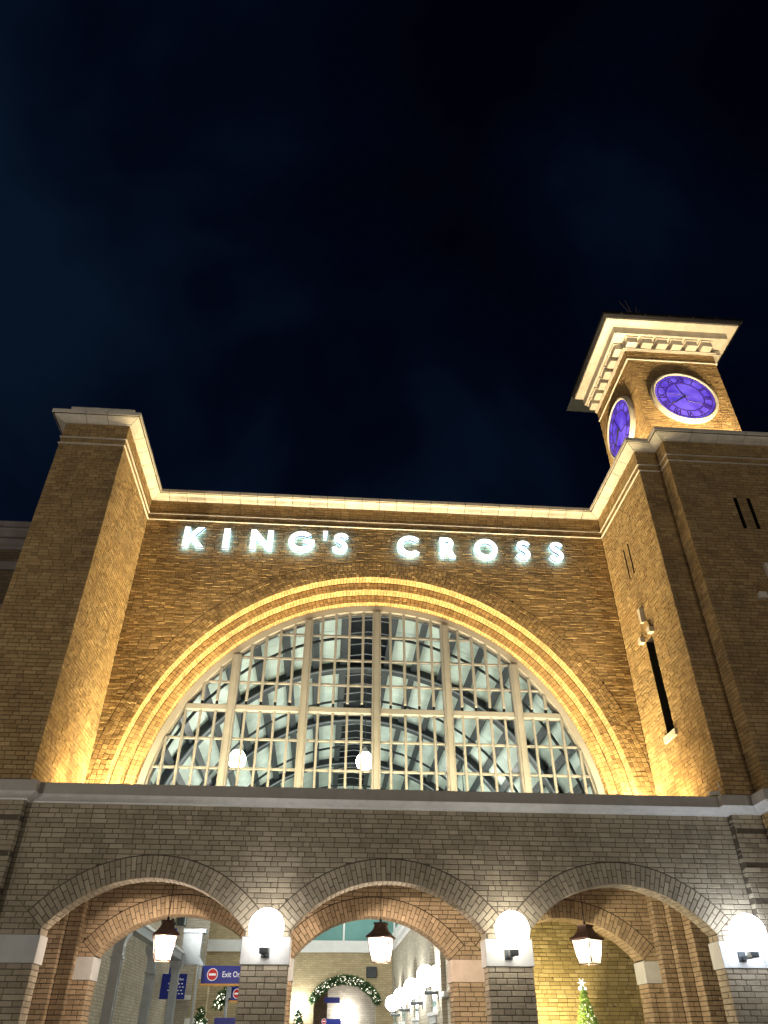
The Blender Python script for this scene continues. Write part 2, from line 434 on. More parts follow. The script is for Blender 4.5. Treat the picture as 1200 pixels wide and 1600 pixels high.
def ring(cx, cz, r0, r1, a0, a1, w=.079, J=.011, two=True, rows=None):
    """voussoirs between radii r0 and r1; angles from +x"""
    a0, a1 = min(a0, a1), max(a0, a1)
    Q = []; rm = (r0+r1)/2; n = max(1, round(abs(a1-a0)*rm/w)); da = (a1-a0)/n
    for i in range(n):
        t0 = a0+i*da; t1 = t0+da
        if rows: cuts = [r0+(r1-r0)*k/rows for k in range(rows+1)]
        elif two:
            k = (r1-r0)*(.34 if i % 2 else .66)+R_.uniform(-.01, .01); cuts = [r0, r0+k, r1]
        else: cuts = [r0, r1]
        for a, b in zip(cuts, cuts[1:]):
            ja = J/2/a; jb = J/2/b
            Q.append(([(cx+(b-J/2)*cos(t0+jb), cz+(b-J/2)*sin(t0+jb)), (cx+(b-J/2)*cos(t1-jb), cz+(b-J/2)*sin(t1-jb)),
                       (cx+(a+J/2)*cos(t1-ja), cz+(a+J/2)*sin(t1-ja)), (cx+(a+J/2)*cos(t0+ja), cz+(a+J/2)*sin(t0+ja))], .004))
    return Q
def soffit(a0, a1, y0, y1, R, w=.079, J=.011, odd=0):
    a0, a1 = min(a0, a1), max(a0, a1)
    Q = []; n = max(1, round(abs(a1-a0)*R/w)); da = (a1-a0)/n; j = J/2/R
    for i in range(n):
        t0 = a0+i*da; t1 = t0+da
        m = y0+(y1-y0)*(.34 if (i+odd) % 2 else .66)
        cuts = [y0, m, y1] if y1-y0 > .2 else [y0, y1]
        for a, b in zip(cuts, cuts[1:]):
            Q.append(([(t0+j, a+J/2), (t1-j, a+J/2), (t1-j, b-J/2), (t0+j, b-J/2)], 0))
    return Q

def block(P, dep, fmap, rough=.0016, tilt=.003, ch=.005, deep=.022):
    """one brick with chamfered, slightly uneven arrises"""
    n = len(P); cu = sum(p[0] for p in P)/n; cv = sum(p[1] for p in P)/n
    du = max(1e-6, max(abs(p[0]-cu) for p in P)); dv = max(1e-6, max(abs(p[1]-cv) for p in P))
    d0 = dep+R_.uniform(-tilt, tilt); gu = R_.uniform(-tilt, tilt)*.6; gv = R_.uniform(-tilt, tilt)*.8
    sc = 1.0
    if du < .05 and dv > .5: sc = 1
    V = []
    for k, (u, v) in enumerate(P):
        ku = 1-min(.45, ch/du) if not fmap_ang.get(id(fmap)) else 1-min(.45, ch/fmap_ang[id(fmap)]/du)
        kv = 1-min(.45, ch/dv)
        u2 = cu+(u-cu)*ku+R_.uniform(-1, 1)*rough*(du/.1 if fmap_ang.get(id(fmap)) else 1); v2 = cv+(v-cv)*kv+R_.uniform(-1, 1)*rough
        V.append((u2, v2, d0+gu*(u-cu)/du+gv*(v-cv)/dv))
    W = []
    for k, (u, v) in enumerate(P):
        W.append((u, v, d0-ch*R_.uniform(.6, 1.3)))
    B = [(u, v, -deep) for u, v in P]
    V = [fmap(*p) for p in V+W+B]
    F = [tuple(range(n))]
    for k in range(n):
        k2 = (k+1) % n
        F.append((k, k+n, k2+n, k2)); F.append((k+n, k+2*n, k2+2*n, k2+n))
    return V, F
fmap_ang = {}
def px(p):
    d = Vector(p)-CAMP; z = d.dot(FWD)
    if z < .1: return None
    return (600+F_PX*d.dot(RGT)/z, 800-F_PX*d.dot(UPV)/z)
SHARED = {}
def shared_brick(k, mat):
    """four uneven brick meshes, unit size, shared by the singly built bricks"""
    key = (k, mat.name)
    if key not in SHARED:
        V, F = block([(-.1125, -.034), (.1125, -.034), (.1125, .034), (-.1125, .034)], 0, lambda u, v, n: (u/.225, n, v/.068), rough=.002)
        SHARED[key] = mesh('brick', V, F, mat)
    return SHARED[key]
def lay(parent, jobs, mat, singles=300, name='brick', stuff_name='brickwork', mat_of=None, **kw):
    """jobs = [(quads, map, radius-or-None)].  The bricks that show largest become parts, the rest one joined part"""
    allb = []
    for Q, fm, rad in jobs:
        if rad: fmap_ang[id(fm)] = rad
        KEEP.append(fm)
        for P, d in Q: allb.append((P, d, fm))
    sc = []
    if singles:
        for i, (P, d, fm) in enumerate(allb):
            c2 = [px(fm(u, v, 0)) for u, v in P]
            if any(c is None for c in c2): continue
            if any(not (2 < c[0] < 1198 and 2 < c[1] < 1598) for c in c2): continue
            sc.append((abs(area(c2)), i))
        sc.sort(reverse=True); sc = sc[:singles]
    pick = {i for _, i in sc}
    m = MB()
    for i, (P, d, fm) in enumerate(allb):
        if i in pick:
            pts = [Vector(fm(u, v, 0)) for u, v in P]
            rect = len(P) == 4 and not fmap_ang.get(id(fm)) and abs((pts[1]-pts[0]).length-(pts[2]-pts[3]).length) < .0015 and abs((pts[1]-pts[0]).dot(pts[3]-pts[0])) < .0005
            if rect:
                e1 = pts[1]-pts[0]; e2 = pts[3]-pts[0]; c = (pts[0]+pts[1]+pts[2]+pts[3])/4
                nn = Vector(fm(P[0][0], P[0][1], 1))-pts[0]
                c = c+nn*(d+R_.uniform(-.003, .003))
                if R_.random() < .5: e1 = -e1; e2 = -e2
                o = link(name, shared_brick(R_.randrange(6), mat), parent)
                M = Matrix(((e1.x, nn.x, e2.x, c.x), (e1.y, nn.y, e2.y, c.y), (e1.z, nn.z, e2.z, c.z), (0, 0, 0, 1)))
                o.matrix_basis = M
            else:
                V, F = block(P, d, fm, **kw); c = sum((Vector(v) for v in V), Vector())/len(V)
                o = link(name, mesh(name, [Vector(v)-c for v in V], F, mat), parent); o.location = c
        else:
            V, F = block(P, d, fm, **kw); m.add(V, F)
    if m.F: m.build(stuff_name, mat, parent, kind='stuff')
KEEP = []
def holed_face(mb, fm, u0, u1, v0, v1, holes, n=-.008, deep=.4):
    """mortar face with pockets behind each rectangular hole"""
    us = sorted({u0, u1, *[h for q in holes for h in q[:2]]}); vs = sorted({v0, v1, *[h for q in holes for h in q[2:]]})
    us = [x for x in us if u0 <= x <= u1]; vs = [x for x in vs if v0 <= x <= v1]
    for a, b in zip(us, us[1:]):
        for c, d in zip(vs, vs[1:]):
            mu, mv = (a+b)/2, (c+d)/2
            if any(h[0] < mu < h[1] and h[2] < mv < h[3] for h in holes): continue
            mb.add([fm(a, c, n), fm(b, c, n), fm(b, d, n), fm(a, d, n)], [(0, 1, 2, 3)])
def pocket(mb, fm, h, n=-.008, deep=.4):
    a, b, c, d = h
    V = [fm(a, c, n), fm(b, c, n), fm(b, d, n), fm(a, d, n), fm(a, c, -deep), fm(b, c, -deep), fm(b, d, -deep), fm(a, d, -deep)]
    mb.add(V, [(0, 1, 5, 4), (1, 2, 6, 5), (2, 3, 7, 6), (3, 0, 4, 7), (4, 5, 6, 7)])

# sweeping mouldings along a path in plan
def offs(path, i, o):
    p = Vector(path[i]).to_2d()
    def nrm(a, b):
        d = (Vector(b).to_2d()-Vector(a).to_2d()).normalized(); return Vector((d.y, -d.x))
    if i == 0: return p+nrm(path[0], path[1])*o
    if i == len(path)-1: return p+nrm(path[-2], path[-1])*o
    a = nrm(path[i-1], path[i]); b = nrm(path[i], path[i+1]); m = (a+b)
    return p+m*(o*2/m.length_squared) if m.length > .01 else p+a*o
def sweep(mb, prof, path, ring_closed=False):
    V = []; n = len(prof)
    for i in range(len(path)):
        for o, z in prof:
            q = offs(path, i, o); V.append((q.x, q.y, z))
    F = []
    for i in range(len(path)-1):
        for k in range(n-(0 if ring_closed else 1)):
            k2 = (k+1) % n; F.append((i*n+k, i*n+k2, (i+1)*n+k2, (i+1)*n+k))
    F.append(tuple(range(n-1, -1, -1))); F.append(tuple((len(path)-1)*n+k for k in range(n)))
    mb.add(V, F)
def stones(name, prof, path, step, mat, parent, gap=.013, skip=None):
    """coping laid stone by stone along the path, mitred at the corners"""
    cz_ = sum(z for _, z in prof)/len(prof)
    run = [i for i in range(len(path)-1) if not (skip and i in skip)]
    core = MB(); full = [offs(path, i, 0) for i in range(len(path))]
    V = []; pr2 = [(o-(.012 if o > 0 else 0), z+(.010 if z < cz_ else -.010)) for o, z in prof]
    for i in range(run[0], run[-1]+2):
        for o, z in pr2:
            q = offs(path, i, o); V.append((q.x, q.y, z))
    k_ = len(pr2)
    core.add(V, [(i*k_+j, i*k_+(j+1) % k_, (i+1)*k_+(j+1) % k_, (i+1)*k_+j) for i in range(run[-1]-run[0]+1) for j in range(k_)])
    core.build('coping_bed', M_MORTAR_D, parent)
    for i in range(len(path)-1):
        if skip and i in skip: continue
        a = Vector(path[i]).to_2d(); b = Vector(path[i+1]).to_2d(); Lg = (b-a).length; n = max(1, round(Lg/step))
        d = (b-a).normalized(); nr = Vector((d.y, -d.x))
        for k in range(n):
            V = []
            for end, t in ((0, k/n), (1, (k+1)/n)):
                for o, z in prof:
                    if end == 0 and k == 0: q = offs(path, i, o)+d*gap/2*(0 if i == 0 else 1)
                    elif end == 1 and k == n-1: q = offs(path, i+1, o)-d*gap/2
                    else: q = a+(b-a)*t+nr*o+d*(gap/2 if end == 0 else -gap/2)
                    V.append((q.x, q.y, z+(0)))
            m = len(prof); dz = R_.uniform(-.0015, .0015)
            V = [(x, y, z+dz) for x, y, z in V]
            F = [(j, (j+1) % m, m+(j+1) % m, m+j) for j in range(m)]+[tuple(range(m-1, -1, -1)), tuple(range(m, 2*m))]
            mb = MB(); mb.add(V, F); mb.build(name, mat, parent)

def curve_shape(name, splines, depth, mat, parent, loc, rot=(pi/2, 0, 0), label=None, bevel=0):
    """a flat outline (with holes) given a thickness"""
    cu = bpy.data.curves.new(name, 'CURVE'); cu.dimensions = '2D'; cu.fill_mode = 'BOTH'; cu.extrude = depth/2
    if bevel: cu.bevel_depth = bevel; cu.bevel_resolution = 0; cu.offset = -bevel
    for pts in splines:
        s = cu.splines.new('POLY'); s.points.add(len(pts)-1)
        for p, q in zip(s.points, pts): p.co = (q[0], q[1], 0, 1)
        s.use_cyclic_u = True
    tmp = bpy.data.objects.new('tmp', cu); COL.objects.link(tmp)
    dg = bpy.context.evaluated_depsgraph_get(); me = bpy.data.meshes.new_from_object(tmp.evaluated_get(dg))
    bpy.data.objects.remove(tmp); me.materials.clear(); me.materials.append(mat)
    me.transform(Matrix.Translation(Vector(loc)) @ Matrix.Rotation(pi/2, 4, 'X'))
    return link(name, me, parent, label=label)
def text_mesh(txt, size, depth=.002, offset=0, align='LEFT', spacing=1):
    cu = bpy.data.curves.new('t', 'FONT'); cu.body = txt; cu.size = size; cu.extrude = depth; cu.offset = offset
    cu.align_x = align; cu.align_y = 'CENTER'; cu.space_character = spacing; cu.resolution_u = 3
    tmp = bpy.data.objects.new('tmp', cu); COL.objects.link(tmp)
    dg = bpy.context.evaluated_depsgraph_get(); me = bpy.data.meshes.new_from_object(tmp.evaluated_get(dg))
    bpy.data.objects.remove(tmp); return me

# ================================================================== LAYOUT NUMBERS
D0 = 12.95; D1 = 12.80; D2 = 15.64; DB = 12.38
XL, XR = -4.95, 6.97
CX = 1.01; CZ = 5.5
BAYS = (-2.72, 1.023, 4.77); AR = 2.0; AZ = 1.77; HW = 1.52; ROUT = 2.33
AA = math.asin(HW/AR)
IMP0, IMP1 = 2.61, 2.975
ZS = AZ+sqrt(AR**2-HW**2)
ZTOP = 13.18
TERR = 4.98

# ================================================================== GROUND
g = MB(); g.add([(-400, -400, 0), (400, -400, 0), (400, 400, 0), (-400, 400, 0)], [(0, 1, 2, 3)])
g.build('ground', M_GROUND, kind='structure')

# ================================================================== ENTRANCE ARCADE
arc_t = thing('entrance_arcade', 'weathered brick entrance arcade with three segmental arches under a pale cornice', 'arcade', (CX, D0, 0))
def comb(x0, x1, ztop, bays=BAYS, hw=HW, r=AR, az=AZ, n=24):
    P = [(x0, 0)]
    for c in bays:
        P.append((c-hw, 0))
        A = math.asin(hw/r); hw_ = hw
        for i in range(n+1):
            t = -A+2*A*i/n; P.append((c+r*sin(t), az+r*cos(t)))
        P.append((c+hw, 0))
    P += [(x1, 0), (x1, ztop), (x0, ztop)]
    return P
TH = .35
m = MB(); m.prism([(x, z) for x, z in comb(-9, 8.2, TERR-.12, hw=HW+.01, r=AR+.012)], D0+.008, D0+TH-.008); m.build('wall', M_MORTAR, arc_t)
# small body behind the plane of the joints so soffit bricks have something to sit on is the wall itself (radius AR)
jobs = []
rm = (1.52-1.5)
def wallq(x0, x1, z0, z1):
    Q = courses(x0, x1, z0, z1)
    for c in BAYS: Q = arc_clip(Q, c, AZ, ROUT, AA, HW, ZS)
    return Q
up = wallq(XL, XR, IMP1, 4.87)
jobs.append((up, m_front(D0), None))
piers = [(XL, BAYS[0]-HW), (BAYS[0]+HW, BAYS[1]-HW), (BAYS[1]+HW, BAYS[2]-HW), (BAYS[2]+HW, XR)]
for a, b in piers: jobs.append((courses(a, b, 0, IMP0), m_front(D0), None))
grv = lambda i, z: i % 7 == 4
# pilasters
for a, b in ((-9, XL), (XR, 7.5)):
    jobs.append((courses(a, b, 0, 4.87, groove=grv), m_front(D1), None))
    m = MB(); m.box(a, b-.008 if a < 0 else b, D1+.008, D0+.02, 0, 4.9); m.build('pilaster', M_MORTAR, arc_t)
jobs.append((courses(D1, D0, 0, 4.87, groove=grv), m_right(XL), None))
jobs.append((courses(D1, D0, 0, 4.87, groove=grv), m_left(XR), None))
# reveals of the openings
for c in BAYS:
    for fm in (m_right(c-HW), m_left(c+HW)):
        jobs.append((courses(D0+.004, D0+TH, 0, IMP0), fm, None))
        jobs.append((courses(D0+.004, D0+TH, IMP1, ZS, co=.09), fm, None))
lay(arc_t, jobs, M_BR_LOW)
# arch rings
rings = []
for c in BAYS: rings.append((ring(c, AZ, AR-.004, ROUT, pi/2+AA, pi/2-AA), m_front(D0), None))
lay(arc_t, rings, M_BR_LOW, name='voussoir', stuff_name='voussoirs', singles=300, deep=.02)
sof = [(soffit(pi/2+AA, pi/2-AA, D0+.006, D0+TH, AR), m_soffit(c, AZ, AR), AR) for c in BAYS]
lay(arc_t, sof, M_BR_LOW, name='soffit_brick', stuff_name='soffit_brickwork', singles=150)
# imposts, wrapped round each pier
for a, b in piers:
    x0 = a-.02 if a > XL else a; x1 = b+.02 if b < XR else b
    bx('impost_block', M_STONE, arc_t, x0, x1, D0-.02, D0+TH+.02, IMP0, IMP1, ch=.006)
bx('impost_block', M_STONE, arc_t, -9, XL+.02, D1-.02, D0-.03, IMP0, IMP1, ch=.006)
bx('impost_block', M_STONE, arc_t, XR-.02, 7.5, D1-.02, D0-.03, IMP0, IMP1, ch=.006)
# cornice
cpath = [(-9, D1), (XL, D1), (XL, D0), (XR, D0), (XR, D1), (7.5, D1), (7.5, DB), (14, DB)]
soffp = [(-.02, 4.865), (.035, 4.865), (.045, 4.885), (.10, 4.90), (.16, 4.925), (.20, 4.955), (.212, 4.965), (-.02, 4.967)]
m = MB(); sweep(m, soffp, cpath, True); m.build('cornice_moulding', M_CORN, arc_t)
fasp = [(-.03, 4.969), (.20, 4.969), (.20, 5.135), (.185, 5.15), (-.03, 5.16)]
m = MB(); sweep(m, fasp, cpath, True); m.build('cornice_fascia', M_FASCIA, arc_t)
# terrace roof over the arcade and ceiling of the passage
bx('terrace_roof', M_FASCIA, arc_t, -6.3, 7.45, D0+.04, D2+.3, 4.72, TERR)
bx('passage_ceiling', M_STONE_P, arc_t, -5.9, 7.9, D0+TH, 16.25, 4.60, 4.70)
# stepped brick jambs at both ends of the passage
jobs = []; m = MB()
for X, y0, y1 in ((-4.54, 16.03, 16.25), (-4.79, 15.87, 16.03)):
    jobs.append((courses(y0, y1, 0, 4.6), m_right(X), None))
jobs.append((courses(-4.79, -4.54, 0, 4.6), m_front(16.03), None)); jobs.append((courses(-5.9, -4.79, 0, 4.6), m_front(15.87), None))
m.prism([(-6.3, D0+TH), (-5.9, D0+TH), (-5.9, 15.88), (-4.80, 15.88), (-4.80, 16.04), (-4.55, 16.04), (-4.55, 16.25), (-6.3, 16.25)], 0, 4.6, 'z')
m.build('jamb_core', M_MORTAR_D, arc_t); m = MB()
for X, y0, y1 in ((6.557, 16.0, 16.25), (6.79, 15.78, 16.0), (7.01, 15.44, 15.78)):
    jobs.append((courses(y0, y1, 0, 4.6), m_left(X), None))
jobs.append((courses(6.557, 6.79, 0, 4.6), m_front(16.0), None)); jobs.append((courses(6.79, 7.01, 0, 4.6), m_front(15.78), None))
jobs.append((courses(7.01, 7.9, 0, 4.6), m_front(15.44), None))
m.prism([(8.3, D0+TH), (8.3, 16.25), (6.565, 16.25), (6.565, 16.01), (6.80, 16.01), (6.80, 15.79), (7.02, 15.79), (7.02, 15.45), (7.9, 15.45), (7.9, D0+TH)], 0, 4.6, 'z')
m.build('jamb_core', M_MORTAR_D, arc_t)
lay(arc_t, jobs, M_BR_IN, name='jamb_brick', stuff_name='jamb_brickwork', singles=150)

# ================================================================== INNER ARCADE
DI = 16.25; TI = .5
inn = thing('inner_arcade', 'orange lit inner brick wall with three arches, seen through the outer arches', 'arcade', (CX, DI, 0))
BI = (-2.72, 0.98, 4.76); AZI = 1.70
m = MB(); m.prism(comb(-6.3, 8.3, 4.6, bays=BI, az=AZI, hw=HW+.01, r=AR+.012), DI+.008, DI+TI-.008); m.build('wall', M_MORTAR_D, inn)
ZSI = AZI+sqrt(AR**2-HW**2)
Q = courses(-4.6, 6.6, IMP1, 4.58)
for c in BI: Q = arc_clip(Q, c, AZI, ROUT, AA, HW, ZSI)
jobs = [(Q, m_front(DI), None)]
pin = [(-4.55, BI[0]-HW), (BI[0]+HW, BI[1]-HW), (BI[1]+HW, BI[2]-HW), (BI[2]+HW, 6.6)]
for a, b in pin: jobs.append((courses(a, b, 0, IMP0), m_front(DI), None))
for c in BI:
    for fm in (m_right(c-HW), m_left(c+HW)):
        jobs.append((courses(DI+.004, DI+TI, 0, IMP0), fm, None)); 
lay(inn, jobs, M_BR_IN)
lay(inn, [(ring(c, AZI, AR-.004, ROUT, pi/2+AA, pi/2-AA), m_front(DI), None) for c in BI], M_BR_IN, name='voussoir', stuff_name='voussoirs', singles=300)
lay(inn, [(soffit(pi/2+AA, pi/2-AA, DI+.006, DI+TI, AR), m_soffit(c, AZI, AR), AR) for c in BI], M_BR_IN, name='soffit_brick', stuff_name='soffit_brickwork', singles=100)
for a, b in pin:
    bx('impost_block', M_STONE_P if a > -1 and b < 0 or (a > 2 and b < 4) else M_STONE, inn, a-.02, b+.02, DI-.02, DI+TI+.02, IMP0, IMP1, ch=.006)

# ================================================================== ARCHED FACADE
JD[0] = .0085
fac = thing('arched_facade', 'golden uplit brick gable wall with a great semicircular arch of stepped brick rings', 'building wall', (CX, D2, TERR))
R1, Y1, R2, Y2, R3, Y3, RG = 5.585, 15.90, 5.378, 16.17, 5.164, 16.38, 4.97
def half(x0, x1, z0, z1, r, n=96):
    P = [(x0, z0), (CX-r, z0)]
    for i in range(n+1):
        t = pi-pi*i/n; P.append((CX+r*cos(t), CZ+r*sin(t)))
    return P+[(CX+r, z0), (x1, z0), (x1, z1), (x0, z1)]
m = MB(); ZB = 4.98
m.prism(half(XL-.1, XR+.1, ZB, 13.2, R1+.008), D2+.008, Y1)
m.prism(half(XL-.1, XR+.1, ZB, 13.2, R2+.008), Y1+.008, Y2)
m.prism(half(XL-.1, XR+.1, ZB, 13.2, R3+.008), Y2+.008, Y3+.3)
m.build('wall', M_MORTAR_D, fac)
RO = R1+4*.112
Q = courses(XL, XR, ZB, 12.56); Q += courses(XL, XR, 12.585, 12.74); Q += courses(XL, XR, 12.765, ZTOP)
Q = arc_clip(Q, CX, CZ, RO)
lay(fac, [(Q, m_front(D2), None)], M_BR_UP, tilt=.0045, rough=.0025, ch=.006)
def keep_in(Q, lim):
    o = []
    for P, d in Q:
        P2 = clip(clip(P, 1, 0, lim[0]), -1, 0, -lim[1])
        if len(P2) > 2 and abs(area(P2)) > .001: o.append((P2, d))
    return o
rq = []
for k in range(4): rq += ring(CX, CZ, R1+k*.112, R1+(k+1)*.112, pi, 0, w=.105, two=False)
for k in range(4):  # legs below the springing
    for s in (-1, 1):
        a = CX+s*(R1+k*.112); b = CX+s*(R1+(k+1)*.112); a, b = min(a, b), max(a, b)
        for z in range(5): rq.append(([(a+.004, ZB+z*.104+.004), (b-.004, ZB+z*.104+.004), (b-.004, ZB+z*.104+.1), (a+.004, ZB+z*.104+.1)], 0))
rq = keep_in(rq, (XL, XR))
r2 = ring(CX, CZ, R2, R1-.008, pi, 0, w=.1, rows=2)
r3 = ring(CX, CZ, R3, R2-.008, pi, 0, w=.1, rows=2)
lay(fac, [(rq, m_front(D2), None), (r2, m_front(Y1), None), (r3, m_front(Y2), None)], M_BR_UP, name='ring_brick', stuff_name='ring_brickwork', singles=300, tilt=.005)
lay(fac, [(soffit(pi, 0, D2+.004, Y1, R1), m_soffit(CX, CZ, R1), R1), (soffit(pi, 0, Y1+.004, Y2, R2), m_soffit(CX, CZ, R2), R2),
          (soffit(pi, 0, Y2+.004, Y3, R3), m_soffit(CX, CZ, R3), R3)], M_BR_UP, name='soffit_brick', stuff_name='soffit_brickwork', singles=100)

# string courses run across the wall and onto both piers
def strings(parent, path, n=''):
    for z in (12.56, 12.74):
        m = MB(); sweep(m, [(-.01, z+.003), (.028, z+.003), (.032, z+.012), (.022, z+.022), (-.01, z+.022)], path, True); m.build('string_course', M_STONE_Y, parent)
strings(fac, [(XL, D2), (XR, D2)])
COPE = [(-.12, 13.175), (.035, 13.175), (.05, 13.195), (.08, 13.20), (.14, 13.225), (.20, 13.245), (.215, 13.26), (.262, 13.265), (.27, 13.275), (.27, 13.365), (.25, 13.378), (-.12, 13.40)]
toppath = [(-6.39, 16.6), (-6.39, D1), (XL, D1), (XL, D2), (XR, D2), (XR, D1), (7.5, D1), (7.5, DB), (14, DB)]
stones('coping_stone', COPE, toppath, .45, M_STONE_Y, fac, skip=(0, 1, 2, 4, 5, 6, 7))

# the great arched window
win = MB(); win.arc(CX, CZ, RG+.03, R3-.012, Y3-.06, Y3+.12, 0, pi, 96)
win.box(CX-R3+.012, CX-RG-.03, Y3-.06, Y3+.12, ZB, CZ); win.box(CX+RG+.03, CX+R3-.012, Y3-.06, Y3+.12, ZB, CZ)
YW = 16.45
wf = win.build('arched_window', M_TAUPE, fac)
wb = MB(); wb.arc(CX, CZ, RG-.01, RG+.028, YW-.03, YW+.06, 0, pi, 96); wb.arc(CX, CZ, RG-.035, RG-.013, YW, YW+.06, 0, pi, 96); wb.build('window_bead', M_TAUPE_L, wf)
MX = [-2.32, -.66, 1.02, 2.71, 4.37]
for x in MX:
    zt = CZ+sqrt(RG**2-(x-CX)**2)+.02
    m = MB(); m.box(x-.10, x+.10, Y3-.10, YW+.06, ZB, zt, ch=.012); m.box(x-.055, x+.055, Y3-.125, Y3-.102, ZB, zt-.03, ch=.006)
    m.build('mullion', M_TAUPE_L, wf)
cols = [CX-RG]+MX+[CX+RG]
hwid = lambda z: sqrt(max(0, RG**2-(z-CZ)**2)) if z > CZ else RG
def hbar(z, t, y0, y1, mat, nm):
    w_ = hwid(z)
    for a, b in zip(cols, cols[1:]):
        a2 = max(a+(.104 if a in MX else -1), CX-w_); b2 = min(b-(.104 if b in MX else -1), CX+w_)
        if b2-a2 > .08: bx(nm, mat, wf, a2, b2, y0, y1, z-t/2, z+t/2, ch=.006)
hbar(7.90, .13, Y3-.06, YW+.05, M_TAUPE_L, 'transom')
ZR = [6.55, 7.205, 8.55, 9.19, 9.83]
for z in ZR: hbar(z, .05, YW-.05, YW+.03, M_TAUPE_L, 'glazing_rail')
vb = []
for i in range(6):
    if i == 0: xs = [MX[0]-.335*k for k in range(1, 9)]
    elif i == 5: xs = [MX[4]+.335*k for k in range(1, 9)]
    else: xs = [MX[i-1]+(MX[i]-MX[i-1])*k/5 for k in range(1, 5)]
    vb += [x for x in xs if abs(x-CX) < RG-.12]
for x in vb:
    zt = CZ+sqrt(RG**2-(x-CX)**2)
    if zt > 8.1:
        m = MB(); m.box(x-.03, x+.03, YW-.13, YW-.055, 8.06, zt+.01, ch=.008); m.build('glazing_bar', M_TAUPE_L, wf)
        m = MB(); m.box(x-.026, x+.026, YW-.10, YW-.03, 7.97, 8.058); m.build('bar_foot', M_BLACK, wf)
    bx('glazing_bar', M_TAUPE_L, wf, x-.027, x+.027, YW-.115, YW-.052, ZB, min(7.83, zt), ch=.006)
# one pane in every light
allx = sorted([CX-RG, CX+RG]+MX+vb); allz = [ZB, 6.55, 7.205, 7.90, 8.55, 9.19, 9.83, CZ+RG]
for a, b in zip(allx, allx[1:]):
    for c, d in zip(allz, allz[1:]):
        P = [(a+.004, c+.004), (b-.004, c+.004), (b-.004, d-.004), (a+.004, d-.004)]
        if d > CZ:
            for k in range(24):
                t = pi*(k+.5)/24; P = clip(P, -cos(t), -sin(t), -(CX*cos(t)+CZ*sin(t)+RG+.01))
                if len(P) < 3: break
        if len(P) > 2 and abs(area(P)) > .01:
            m = MB(); m.prism(P, YW, YW+.006); o = m.build('pane', M_PANE, wf)
            
# ================================================================== PIERS
def pier_side(fm, y0, y1, holes=(), grid=None):
    q = courses(y0, y1, TERR, 12.56, holes); q += courses(y0, y1, 12.585, 12.74); q += courses(y0, y1, 12.765, ZTOP); return q
lp = thing('brick_pier', 'tall brick pier left of the great arch, dark front, golden inner side', 'pier', (-5.67, D1, TERR), 'piers flanking the arched facade')
m = MB(); m.box(-6.382, XL-.008, D1+.008, 16.7, TERR-.0, 13.2); m.build('pier_core', M_MORTAR_D, lp)
lay(lp, [(pier_side(None, -6.39, XL), m_front(D1), None), (pier_side(None, D1+.004, D2), m_right(XL), None), (pier_side(None, D1+.004, 16.6), m_left(-6.39), None)], M_BR_UP, tilt=.004, rough=.0022, ch=.006)
for s in ((-6.39, 16.6), ): pass
strings(lp, [(-6.39, 16.6), (-6.39, D1), (XL, D1), (XL, D2-.03)])
stones('coping_stone', COPE, toppath, .45, M_STONE_Y, lp, skip=(3, 4, 5, 6, 7))
bx('pier_roof', M_FASCIA, lp, -6.3, XL-.1, D1+.1, 16.6, 13.2, 13.37)
m = MB(); m.box(-6.38, -4.98, 12.86, 14.6, 13.41, 13.66, ch=.01); m.box(-6.41, -4.95, 12.83, 14.6, 13.663, 13.74, ch=.012); m.build('cap_block', M_STONE_Y, lp)

rp = thing('brick_pier', 'tall brick pier right of the great arch with slots and a narrow dark window', 'pier', (7.2, D1, TERR), 'piers flanking the arched facade')
slots = [(14.515, 14.57, 10.68, 11.50), (14.235, 14.29, 10.66, 11.50)]
wnd = (14.12, 14.48, 6.84, 8.96); head = (14.10, 14.46, 8.96, 9.32)
fm = m_left(XR); H = slots+[wnd]
m = MB(); holed_face(m, fm, D1, D2, TERR, 13.2, H); m.box(XR+.42, 7.62, D1+.012, 16.7, TERR, 13.2); m.add([(XR+.008, D1+.008, TERR), (7.62, D1+.008, TERR), (7.62, D1+.008, 13.2), (XR+.008, D1+.008, 13.2)], [(0, 1, 2, 3)])
m.box(XR+.008, XR+.42, D2+.01, 16.7, TERR, 13.2)
m.build('pier_core', M_MORTAR_D, rp)
m = MB()
for h in slots: pocket(m, fm, h)
m.build('slot_opening', M_DARK, rp)
m = MB(); pocket(m, fm, wnd, deep=.3); wo = m.build('narrow_window', M_DARK, rp)
lay(rp, [(pier_side(None, XR, 7.5), m_front(D1), None), (pier_side(fm, D1+.004, D2, H), fm, None)], M_BR_UP, tilt=.004, rough=.0022, ch=.006)
bx('window_sill', M_STONE_Y, wo, XR-.05, XR+.1, 14.03, 14.62, 6.70, 6.838, ch=.006)
